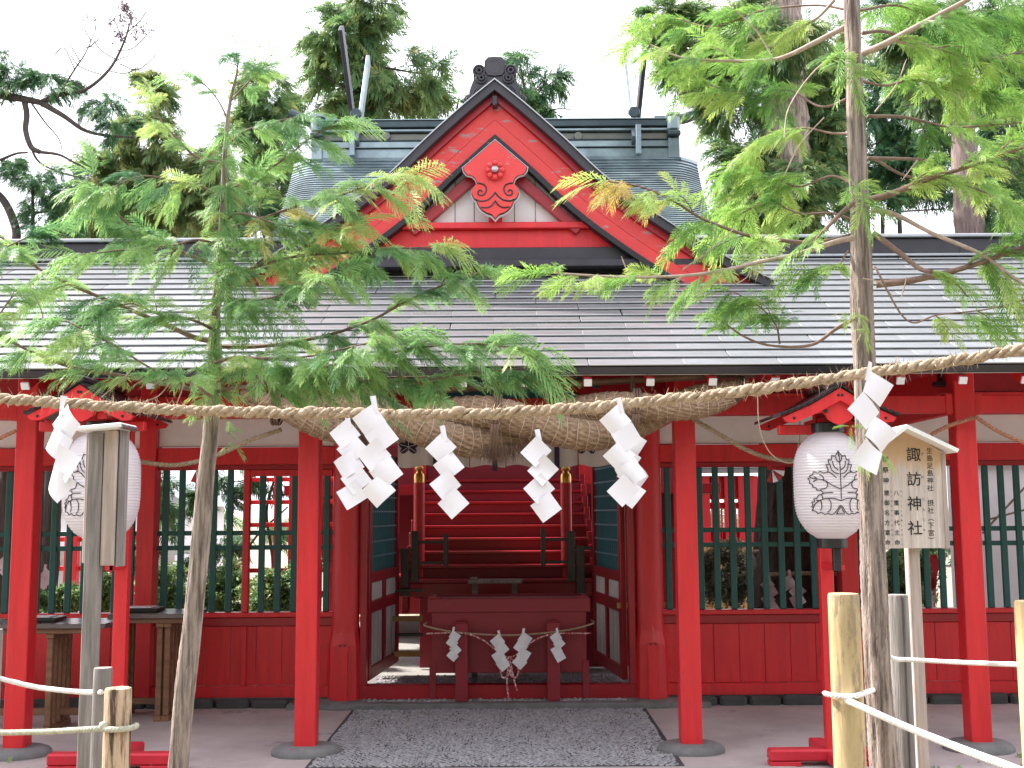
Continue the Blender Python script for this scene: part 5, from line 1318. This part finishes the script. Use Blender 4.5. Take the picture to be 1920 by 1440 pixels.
branch(lt,[(-80,520),(-20,480),(40,450),(60,440)],(3.9,3.9),.006,.002,LF,12,.1,.18,.16,.30)
branch(lt,[(-60,640),(-10,600),(20,560),(40,545)],(3.9,3.9),.006,.002,LF,9,.1,.16,.15,.55)
sprig(lt, [(425,810),(440,835),(428,790)], 4.3, .06, LF, .4, 3)
sprig(lt, [(405,690),(400,730),(396,660),(412,600),(425,560),(412,520),(440,500),(415,470),(430,440),(415,400),(425,350),(420,300),(428,250)], 4.28, .12, LF, .5, 14)
sprig(lt, [(470,560),(500,580),(540,600),(470,640),(380,690),(350,660),(460,690),(500,660),(520,470),(560,500)], 4.2, .11, LF, .5, 9)
dead(lt, [[(190,745),(225,715),(250,690)],[(265,755),(300,740),(330,700)],[(470,770),(500,745),(510,720)],[(740,745),(715,715),(705,690)],[(700,765),(690,735),(640,700)],[(330,760),(340,735),(345,715)],[(60,545),(80,590),(75,620)]], 4.0)

FS, DS, TS = .66, 1.8, .80
# ---- young tree, right ----
DR = 4.05
rtree = thing('tall_young_cypress', 'taller young cypress with peeling grey-brown trunk standing beside the wooden signboard', 'tree', P(1662,1440,DR))
trunk('trunk', [(P(1668,1560,DR),rpx(60,DR)),(P(1659,1440,DR),rpx(54,DR)),(P(1648,1300,DR),rpx(52,DR)),(P(1641,1150,DR),rpx(49,DR)),(P(1635,1000,DR),rpx(47,DR)),(P(1630,860,DR),rpx(45,DR)),(P(1622,700,DR),rpx(42,DR)),(P(1616,580,DR),rpx(42,DR)),(P(1614,440,DR),rpx(37,DR)),(P(1608,300,DR),rpx(34,DR)),(P(1602,150,DR),rpx(31,DR)),(P(1597,0,DR),rpx(29,DR)),(P(1594,-120,DR),rpx(27,DR))], rtree, BARK, .12, 48, 80, 11)
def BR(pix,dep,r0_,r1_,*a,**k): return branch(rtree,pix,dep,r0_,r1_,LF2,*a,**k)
BR([(1590,48),(1527,80),(1480,103),(1440,113),(1360,114),(1280,108),(1220,84)],(4.1,4.3),.012,.003,9,.35,.20,.17,.52,m_=TWIGL,updown=.25)
BR([(1565,0),(1530,35),(1480,60),(1440,90),(1400,60)],(4.3,4.6),.008,.003,8,.2,.26,.19,.55,m_=TWIGL)
BR([(1617,100),(1657,83),(1713,53),(1813,0),(1880,-40)],(4.0,3.8),.014,.008,6,.1,.22,.18,.55,m_=TWIGL)
BR([(1617,62),(1663,60),(1753,90),(1840,110),(1920,95)],(4.2,4.4),.008,.003,9,.3,.24,.19,.48)
BR([(1627,218),(1697,220),(1780,238),(1850,235),(1940,228)],(4.1,4.3),.007,.003,5,.2,.2,.16,.5)
BR([(1627,297),(1707,298),(1740,300)],(4.1,4.3),.008,.005,1,.9,.1,.10,.5)
BR([(1623,377),(1680,360),(1747,333),(1813,313),(1880,290),(1950,265)],(4.0,3.7),.014,.005,9,.15,.20,.17,.60,updown=.2)
BR([(1600,380),(1567,410),(1540,437),(1507,460)],(4.0,3.9),.010,.006,3,.1,.15,.14,.55)
BR([(1600,446),(1567,453),(1493,477),(1420,492),(1350,508),(1280,517),(1180,520),(1100,516),(1015,510)],(4.0,3.7),.011,.003,7,.40,.15,.135,.52,m_=TWIGL)
BR([(1600,440),(1560,450),(1513,455),(1437,447),(1390,438),(1313,408),(1260,375),(1200,350),(1140,340)],(4.1,3.9),.010,.003,8,.35,.19,.17,.60,tipt=.5)
BR([(1637,437),(1690,477),(1723,503),(1747,510)],(4.0,3.9),.012,.008,1,.9,.1,.1,.5)
BR([(1643,533),(1703,527),(1780,510),(1847,490),(1900,470),(1960,450)],(4.0,3.8),.015,.006,9,.35,.20,.17,.55)
BR([(1633,393),(1680,403),(1747,437),(1840,477),(1900,520),(1960,560)],(4.0,3.8),.010,.005,5,.5,.22,.18,.5,m_=TWIGL)
BR([(1643,300),(1700,330),(1800,345),(1900,380),(1960,390)],(4.2,4.2),.006,.003,9,.35,.22,.18,.58)
BR([(1600,598),(1567,617),(1520,647),(1447,648),(1397,632),(1353,602)],(4.0,3.9),.008,.003,1,.9,.1,.1,.5)
BR([(1462,645),(1455,610),(1430,580),(1400,560),(1370,545)],(3.95,3.95),.004,.002,24,.1,.15,.14,.45,updown=-.2)
BR([(1640,500),(1700,600),(1760,590),(1850,580),(1930,560)],(3.9,3.8),.004,.002,7,.4,.20,.16,.6)
BR([(1590,470),(1570,500),(1545,505),(1520,505)],(3.95,3.9),.004,.002,14,.3,.13,.13,.55)
BR([(1600,250),(1560,250),(1500,240),(1440,260),(1380,300)],(4.2,4.5),.006,.002,8,.3,.24,.18,.5)
BR([(1606,350),(1560,330),(1500,350),(1450,340),(1400,380)],(4.2,4.6),.006,.002,9,.3,.24,.19,.58)
BR([(1600,180),(1540,200),(1480,170),(1420,180),(1330,160)],(4.2,4.7),.006,.002,9,.3,.26,.19,.5)
BR([(1596,20),(1530,10),(1430,20),(1340,50),(1270,36),(1225,40)],(4.3,4.8),.006,.002,10,.3,.26,.20,.50)
BR([(1610,150),(1660,160),(1720,150),(1800,170),(1880,180)],(4.2,4.6),.006,.002,9,.2,.24,.18,.5)
BR([(1610,20),(1680,10),(1760,30),(1850,20),(1940,40)],(4.2,4.6),.006,.002,9,.1,.26,.2,.45)
BR([(1618,420),(1560,400),(1500,400),(1440,380),(1390,400)],(4.2,4.4),.006,.002,9,.3,.22,.18,.6)
sprig(rtree, [(1600,120),(1595,140),(1580,100),(1618,370),(1605,350)], 3.95, .13, LF2, .6, 6)
sprig(rtree, [(1622,618),(1608,590),(1585,585)], 3.95, .06, LF2, .75, 5)
sprig(rtree, [(1595,800),(1605,858),(1622,862),(1650,852),(1640,845)], 3.93, .06, LF2, .6, 4)
dead(rtree, [[(1618,522),(1650,530),(1675,558)],[(1590,90),(1530,130),(1480,200),(1470,260)],[(1280,505),(1330,470),(1380,425)],[(1420,492),(1400,520),(1375,535)],[(1545,220),(1500,270),(1470,330)],[(1700,520),(1690,560)],[(1720,300),(1690,340)],[(1380,20),(1420,60),(1450,110)],[(1180,520),(1165,480)],[(1640,210),(1680,160),(1700,110)]], 3.95)

# ---- background trees ----
def limbs(par, lines_, dep, m_, K_=7):
    for pl in lines_:
        *pp, r0_, r1_ = pl; c = cat([tuple(P(a,b,dep)) for a,b in pp],6); n = len(c)
        MB().tube([Vector(q) for q in c],[ (r0_+(r1_-r0_)*i/(n-1))/S(dep) for i in range(n)],K_).build('limb', m_, par, smooth='full')
def crown(par, blobs, lm, size, protos, n, tint=.45, tj=.15, droop=.3, name='crown'):
    """blobs: (px, py, rx, ry, depth, weight) in photo pixels at a depth; sprays sit through each blob's volume"""
    inst = []; tot = sum(b[5] for b in blobs)
    for (a,b,rx,ry,dp,wt) in blobs:
        c = np.array(P(a,b,dp)); sx = rx/S(dp); sz = ry/S(dp); k = int(n*wt/tot)
        # sub clumps for unevenness
        ncl = max(3,int(k/28)); cl = []
        while len(cl) < ncl:
            v = rng.uniform(-1,1,3)
            if np.linalg.norm(v) <= 1: cl.append(v)
        for i in range(k):
            v = cl[i%ncl] + rng.normal(0,.095,3)
            q = c+v*np.array([sx,min(sx,sz)*1.0,sz]); d = v*np.array([1,1,.35])+rng.normal(0,.4,3); d[2] -= .1
            inst.append((q, d, random.gauss(0,.9), size*random.uniform(.6,1.2), tint+.10*((i%ncl)%5-2)/2+random.gauss(0,tj)))
    V, Fc, tn = place(protos, inst, np.array(ORG[par]), droop); link(name, npmesh(name, V, Fc, lm, tint=tn), par, 'stuff')
t = thing('tall_conifer', 'tall airy conifer rising behind the left end of the hall roof', 'tree', P(690,240,20))
limbs(t, [[(700,300),(690,150),(680,20),(675,-60),8,4],[(690,180),(640,160),(590,130),3,1.5],[(688,120),(740,130),(800,140),3,1.5],[(680,60),(620,60),(570,90),2.5,1],[(692,200),(750,190),(810,180),3,1]], 20, BARKD)
crown(t, [(690,120,110,90,20,5),(640,60,70,60,20,2.0),(700,10,50,60,20,2.2),(780,150,50,60,20,1.6),(590,110,45,60,20,1.2),(600,190,50,35,20,1.3),(740,190,70,35,20,2),(820,135,15,30,20,.3)], LB, .42, BGF, 1900, .55)
t = thing('small_conifer', 'small conifer showing behind the black gable ornament', 'tree', P(990,230,19))
limbs(t, [[(990,260),(985,180),(970,95),4,1.5],[(988,200),(1020,160),(1035,130),2,1],[(990,220),(1040,205),(1070,205),2,1],[(985,160),(960,120),2,1]],19,BARKD)
crown(t, [(985,150,30,50,19,2),(1020,150,28,25,19,1.1),(1040,200,32,22,19,1.2),(965,105,12,18,19,.4),(975,195,35,25,19,1)], LD, .34, BGF, 420, .5)
t = thing('low_conifer', 'bushy conifer top just over the hall ridge left of the gable', 'tree', P(850,230,21))
crown(t, [(850,205,40,28,21,1),(885,190,20,20,21,.5)], LB, .34, BGF, 220, .4)
limbs(t, [[(850,260),(855,215),(860,185),4,1.5]],21,BARKD)
t = thing('yellowing_conifer', 'yellowing conifer with pointed top behind the left roof ridge', 'tree', P(290,440,13))
limbs(t, [[(300,480),(295,300),(285,160),6,1.5],[(297,340),(230,320),(180,330),2.5,1],[(297,300),(350,280),(400,290),2.5,1],[(295,250),(260,220),(240,215),2,1]],13,BARKD)
crown(t, [(290,180,28,45,13,1.2),(290,260,75,50,13,2.4),(270,350,130,60,13,4.4),(350,390,90,55,13,2.6),(190,400,80,40,13,2),(400,300,40,50,13,1),(215,330,70,55,13,2.2)], LB, .22, BGF, 3600, .70, .15)
t = thing('dark_hedge_tree', 'dark dense evergreen directly above the left roof ridge', 'tree', P(330,450,15))
crown(t, [(180,410,90,40,15,2),(330,410,120,40,15,2.6),(450,400,80,45,15,1.6)], LD, .26, BGF, 2400, .40)
limbs(t, [[(330,480),(335,420),(340,380),5,2]],15,BARKD)
t = thing('mossy_green_tree', 'green conifer filling the gap between the young cypress and the hall roof', 'tree', P(500,450,16))
limbs(t, [[(520,480),(510,350),(500,180),6,1.5]],16,BARKD)
crown(t, [(480,160,60,50,16,1.3),(520,240,60,60,16,2),(490,340,80,70,16,2.8),(560,400,60,50,16,1.2),(440,260,30,50,16,.8)], LB, .26, BGF, 2200, .55)
t = thing('gnarled_old_tree', 'gnarled old tree with crooked dark limbs against the white sky at the left', 'tree', P(-40,440,11))
limbs(t, [[(-60,150),(0,178),(40,185),(75,192),9,6],[(75,192),(110,178),(160,168),(205,130),(232,80),(243,45),5,1.5],[(75,192),(120,218),(160,245),(210,255),(280,258),6,1.5],[(45,188),(50,215),(48,245),(58,275),(75,285),6,5],[(75,285),(110,290),(140,305),(170,318),3.5,1.2],[(52,255),(70,300),(110,322),(160,335),3,1],
   [(110,178),(140,130),(160,100),(178,60),2.2,.8],[(205,130),(225,110),(270,100),1.5,.6],[(160,168),(130,145),(125,110),1.5,.6],[(60,195),(85,230),(110,260),(118,290),2,.8],[(-20,350),(10,380),(30,430),(28,460),7,9],[(60,460),(62,400),(60,330),5,2],[(62,400),(90,395),(120,380),3,1],[(0,300),(30,288),(52,286),3,2]], 11, BARKD)
crown(t, [(20,150,55,32,11,2.2),(90,150,55,28,11,2.2),(0,110,22,28,11,.6),(190,210,55,35,11,1.4),(230,235,40,25,11,.9),(60,350,70,45,11,3.2),(100,400,50,40,11,2),(0,290,40,25,11,1),(140,360,40,30,11,1)], LD, .13, BGF, 2100, .45)
crown(t, [(238,28,28,22,11,1.6),(255,70,35,28,11,1),(150,60,30,40,11,.2),(220,45,20,20,11,.6)], LP, .11, CLUST, 36, .6, name='sparse_buds')
dead(t, [[(140,130),(120,90),(100,105)],[(150,115),(130,80)],[(178,60),(180,40),(175,30)],[(165,90),(190,70)],[(170,75),(155,50)],[(190,140),(150,125),(130,100)],[(215,110),(190,95),(175,75)],[(220,95),(250,90),(280,60)],[(225,120),(260,130),(300,95)],[(200,132),(235,138),(260,125)],[(232,80),(215,40),(205,45)],[(240,60),(262,40),(275,20)]], 11, .006, BARKD)
t = thing('bare_twig_tree', 'leafless pale tree whose fine twigs show right of the hall roof', 'tree', P(1340,440,24))
mb = MB()
def rec(a, d, L, r_, n):
    b = a+d*L; mb.tube([a,a.lerp(b,.5)+Vector((random.gauss(0,.04*L),0,random.gauss(0,.04*L))),b],[r_,r_*.8,r_*.6],4)
    if n: 
        for _ in range(3): rec(b if _ else a.lerp(b,.6), (d+Vector((random.gauss(0,.45),random.gauss(0,.4),random.gauss(.05,.35)))).normalized(), L*.72, r_*.6, n-1)
rec(P(1350,470,24), Vector((-.05,0,1)), .9, .022, 5); rec(P(1320,430,24), Vector((-.1,0,1)), .7, .016, 4)
mb.build('branches', TWIGL, t, 'stuff')
t = thing('ivy_clad_cedar', 'huge old cedar with ivy-like green clumps round its trunk behind the right roof', 'tree', P(1475,440,12.5))
trunk('trunk', [(P(1490,480,12.5),rpx(105,12.5)),(P(1478,330,12.5),rpx(95,12.5)),(P(1470,150,12.5),rpx(80,12.5)),(P(1466,0,12.5),rpx(70,12.5)),(P(1466,-80,12.5),rpx(60,12.5))], t, mat('ribbed_cedar_bark',(.42,.33,.28),(.13,.095,.085),7,.95,bump=.9,bscale=14,stretch=(5,5,.5),lo=.35,hi=.62), .22, 50, 16, 15)
crown(t, [(1400,330,55,70,12.3,3),(1430,400,80,50,12.0,3.2),(1510,390,70,60,12.0,2.6),(1360,220,40,60,12.5,1.4),(1540,300,40,90,12.6,2.4),(1500,330,35,30,11.8,.8),(1400,60,90,60,12.4,3.4),(1470,70,60,60,11.8,2.0),(1530,120,60,100,12.8,2.6),(1300,60,60,40,12.6,1.8),(1255,40,45,30,12.6,1.2),(1300,130,50,28,12.6,1.4),(1350,130,60,40,12.5,1.6),(1290,90,35,22,12.6,.6)], LB, .24, BGF, 6800, .58, .16)
crown(t, [(1500,260,60,120,12.9,2),(1450,420,90,40,12.6,1.6),(1540,200,50,120,13.2,2)], LD, .26, BGF, 1100, .25, name='dark_crown')  # further clumps of this crown in the darker leaf colour
t = thing('straight_cedar', 'straight grey-trunked cedar behind the right part of the roof', 'tree', P(1815,440,12.8))
trunk('trunk', [(P(1822,480,12.8),rpx(56,12.8)),(P(1812,330,12.8),rpx(50,12.8)),(P(1802,200,12.8),rpx(44,12.8)),(P(1793,60,12.8),rpx(38,12.8)),(P(1790,-60,12.8),rpx(32,12.8))], t, mat('grey_cedar_bark',(.27,.20,.18),(.12,.085,.08),8,.95,bump=.8,bscale=16,stretch=(4,4,.6)), .08, 40, 14, 11)
limbs(t, [[(1800,190),(1860,200),(1930,190),2.5,1],[(1795,110),(1740,100),(1680,120),2.5,1],[(1806,280),(1870,300),(1940,290),2,1],[(1800,180),(1740,190),(1690,200),2,1]],12.8,BARKD)
crown(t, [(1850,60,90,50,12.8,2.6),(1720,60,70,50,12.9,2),(1890,160,50,50,12.9,1.5),(1740,160,40,40,13.1,1.1),(1890,300,45,60,13.4,1.3),(1860,400,50,28,13,.6)], LB, .25, BGF, 2700, .48)
t = thing('dark_fir', 'dark feathery fir filling the space between the two cedars', 'tree', P(1688,440,17))
limbs(t, [[(1690,480),(1686,400),(1682,250),(1680,60),5,3],[(1655,480),(1655,400),4,4],[(1650,398),(1700,396),(1770,392),2,1.5],[(1686,330),(1740,345),(1790,340),2,1],[(1684,250),(1640,270),(1590,280),2,1],[(1684,250),(1740,240),(1780,260),2,1],[(1684,160),(1740,150),2,1]],17,BARKD)
crown(t, [(1690,300,70,40,17,2.6),(1740,250,60,50,17,2.2),(1640,210,50,80,17,2.6),(1720,150,60,60,17,1.8),(1700,60,120,60,17,2.4),(1740,340,40,18,17,.6),(1580,290,30,100,17,2),(1850,370,60,30,17,1),(1650,370,60,30,17,.8)], LD, .30, BGF, 2900, .42)
t = thing('far_right_fir', 'dark fir partly cut by the right picture edge behind the roof', 'tree', P(1900,440,18))
limbs(t, [[(1900,480),(1900,300),(1905,100),5,3]],18,BARKD)
crown(t, [(1890,340,50,80,18,2),(1900,200,60,80,18,2),(1930,90,50,80,18,2)], LD, .32, BGF, 1600, .45)
# ---- courtyard vegetation seen through the lattice ----
def shrub(label, blobs, dep, lm, size, n, tint, nm='shrub', protos=CLUST):
    a = blobs[0]; t = thing(nm, label, 'shrub', P(a[0],a[1]+a[3],dep)); crown(t, blobs, lm, size, protos, n, tint, name='foliage')
    limbs(t, [[(a[0]-6,a[1]+a[3]),(a[0]-2,a[1]),(a[0]-8,a[1]-a[3]*.6),2,1],[(a[0]+4,a[1]+a[3]),(a[0]+10,a[1]),2,1]], dep, BARKD); return t
shrub('pale green shrubs behind the lattice between the square post and the wicket', [(360,1110,70,55,12.5,2),(300,1120,40,50,12.3,1),(430,1110,50,50,12.6,1.6)], 12.5, LS, .16, 900, .72)
shrub('leafy shrub low behind the tables at the left window', [(180,1115,60,40,12.4,2),(110,1125,40,30,12.2,1),(235,1090,25,60,12.8,1)], 12.4, LS, .15, 600, .7)
shrub('glossy shrub seen through the wicket lattice', [(515,1110,55,55,12.2,2),(560,1080,30,60,12.4,1)], 12.2, LS, .16, 600, .72)
shrub('brownish clipped hedge low behind the right lattice window', [(1350,1070,70,50,13.5,2),(1400,1080,45,45,13.4,1)], 13.5, leafmat('dry_hedge_leaf',[(0,(.05,.06,.035)),(.6,(.16,.14,.08)),(1,(.40,.36,.20))],.2), .15, 900, .5)
shrub('bright shrub behind the signboard post', [(1700,1090,60,60,11.8,2),(1740,1070,30,60,12,1),(1680,1060,30,50,12,1)], 11.8, LS, .15, 700, .8)
t = thing('courtyard_conifer', 'drooping conifer boughs filling the left lattice window', 'tree', P(370,1130,13.5))
limbs(t, [[(395,1150),(392,1000),(385,850),5,3],[(390,980),(340,960),(300,950),1.5,.8],[(388,920),(430,905),(470,900),1.5,.8],[(420,1130),(470,1020),(540,950),3,1.5],[(500,1150),(512,1060),(500,960),(520,880),4,2]],13.5,BARKD)
crown(t, [(320,920,45,40,13.2,2),(400,950,55,40,13.4,2),(300,1000,35,40,13.5,1),(430,1030,40,40,13.6,1),(350,1040,50,30,13.6,1),(430,890,50,25,13.4,1),(500,900,25,30,13.6,.6)], LS, .22, BGF, 750, .38)
GF = thing('big_tree_trunk', 'broad dark tree trunk behind the lattice at the left picture edge', 'tree', P(22,1140,12))
trunk('trunk', [(P(15,1180,12),rpx(86,12)),(P(22,1050,12),rpx(76,12)),(P(30,900,12),rpx(66,12)),(P(34,750,12),rpx(60,12)),(P(34,600,12),rpx(56,12))], GF, BARKD, .10, 36, 16)
GF = thing('big_tree_trunk', 'dark trunk behind the lattice just right of the outermost left post', 'tree', P(92,1140,12.6))
trunk('trunk', [(P(86,1180,12.6),rpx(34,12.6)),(P(94,1000,12.6),rpx(36,12.6)),(P(100,850,12.6),rpx(30,12.6)),(P(104,700,12.6),rpx(28,12.6))], GF, BARKD, .10, 30, 16)
GF = thing('sacred_tree_trunk', 'broad fluted trunk girdled with straw rope behind the right lattice window', 'tree', P(1470,1150,11.8))
trunk('trunk', [(P(1470,1180,11.8),rpx(150,11.8)),(P(1476,1080,11.8),rpx(120,11.8)),(P(1482,950,11.8),rpx(104,11.8)),(P(1484,850,11.8),rpx(98,11.8)),(P(1486,650,11.8),rpx(90,11.8))], GF, BARKD, .16, 60, 18, 17)
GF2 = thing('sacred_tree_trunk', 'second fluted trunk behind the right lantern, bearing straw rope', 'tree', P(1575,1150,11.6))
trunk('trunk', [(P(1570,1180,11.6),rpx(120,11.6)),(P(1575,1050,11.6),rpx(100,11.6)),(P(1580,900,11.6),rpx(90,11.6)),(P(1582,700,11.6),rpx(84,11.6))], GF2, BARKD, .16, 50, 18, 15)
rope_obj('trunk_rope', [P(1436,1078,11.5),P(1460,1076,11.2),P(1500,1075,11.15),P(1540,1075,11.15),P(1575,1077,11.1)], .02, STRAW, None, 'pale straw rope tied round the sacred trunks behind the right lattice', 'rope', pitch=.12)
rope_obj('trunk_rope', [P(1408,1035,12.3),P(1425,1034,12.0),P(1447,1036,12.2)], .02, STRAW, None, 'short straw rope on the thinner trunk seen behind the right lattice', 'rope', pitch=.12)
GF3 = thing('sacred_tree_trunk', 'thin trunk stub with a band of rope, leftmost behind the right lattice', 'tree', P(1420,1150,12.2))
trunk('trunk', [(P(1420,1180,12.2),rpx(36,12.2)),(P(1420,1060,12.2),rpx(26,12.2)),(P(1424,1030,12.2),rpx(24,12.2)),(P(1432,900,12.2),rpx(22,12.2)),(P(1436,700,12.2),rpx(22,12.2))], GF3, BARKD, .12, 26, 16, 9)
shide(1442,1086,11.1,.10,4,1,label='grey-white streamer on the trunk rope behind the right lattice, hanging straight',grp='streamers on the sacred trunks',seed=41)
shide(1481,1080,11.1,.12,3,1,lean=.35,label='white streamer blown sideways on the trunk rope behind the right lattice',grp='streamers on the sacred trunks',seed=42)
shide(1411,1040,11.8,.08,4,1,label='thin white streamer on the thin trunk behind the right lattice',grp='streamers on the sacred trunks',seed=43)
shide(12,1045,11.3,.12,2,1,label='white streamer on the broad trunk at the left picture edge',grp='streamers on the sacred trunks',seed=44)
shide(84,1068,12.0,.11,2,-1,label='white streamer beside the outermost left post, behind the lattice',grp='streamers on the sacred trunks',seed=45)
# unseen wooded slope added behind the viewer, blocking low sky to darken the porch
sky_blocker = MB(); 
for i in range(25):
    x = -36+3*i; h_ = 4.5+1.0*math.sin(i*1.3)+.6*math.sin(i*2.9)
    sky_blocker.v += [(x,-7,-.1),(x,-10,h_*.7),(x,-13,h_),(x,-40,h_+1)]
sky_blocker.f += [(4*i+j,4*i+4+j,4*i+5+j,4*i+1+j) for i in range(24) for j in range(3)]
sky_blocker.build('sky_blocker_slope', mat('sky_blocker_green',(.06,.09,.04),(.04,.05,.03),2,.95,bump=.6,bscale=6), None, 'structure', smooth='full')
ins = []
for i in range(5200):
    x = random.uniform(-34,34); y = random.uniform(-13,-8.5); hh = 9+1.5*math.sin(x*.5)+1.2*math.sin(x*1.3)
    q = np.array([x,y,random.uniform(1.5,hh)]); ins.append((q, rng.normal(0,1,3), random.gauss(0,.9), random.uniform(.9,1.7), random.uniform(.2,.6)))
V, Fc, tn = place(BGF, ins, (0,0,0), .3); o = link('sky_blocker_woods', npmesh('sky_blocker_woods', V, Fc, LD, tint=tn), None, 'stuff'); tag(o,'dense evergreen wood added unseen behind the viewer to block low sky','woods')
# far tree line closing the courtyard
far = thing('far_treeline', 'hazy green wood beyond the courtyard', 'woods', P(960,960,34))
V_ = []
crown(far, [(px,985,120,45,34,1) for px in range(-200,2200,160)], LB, .7, COARSE, 2600, .35, name='far_foliage')
# grass tufts by the fence posts
ins = []
for i in range(260):
    a = random.choice([(1700,1500),(1760,1500),(150,1500)]); p = G(a[0]+random.uniform(-260,260), 1440+random.uniform(0,60), -.06); ins.append((np.array(p), np.array([random.gauss(0,.5),random.gauss(0,.5),1.2]), 0, random.uniform(.05,.12), random.uniform(.2,.9)))
V, Fc, tn = place(COARSE, ins, (0,0,0), .2); o = link('grass', npmesh('grass', V, Fc, LS, tint=tn), None, 'stuff'); tag(o,'sparse grass tufts on the soil before the porch','grass')
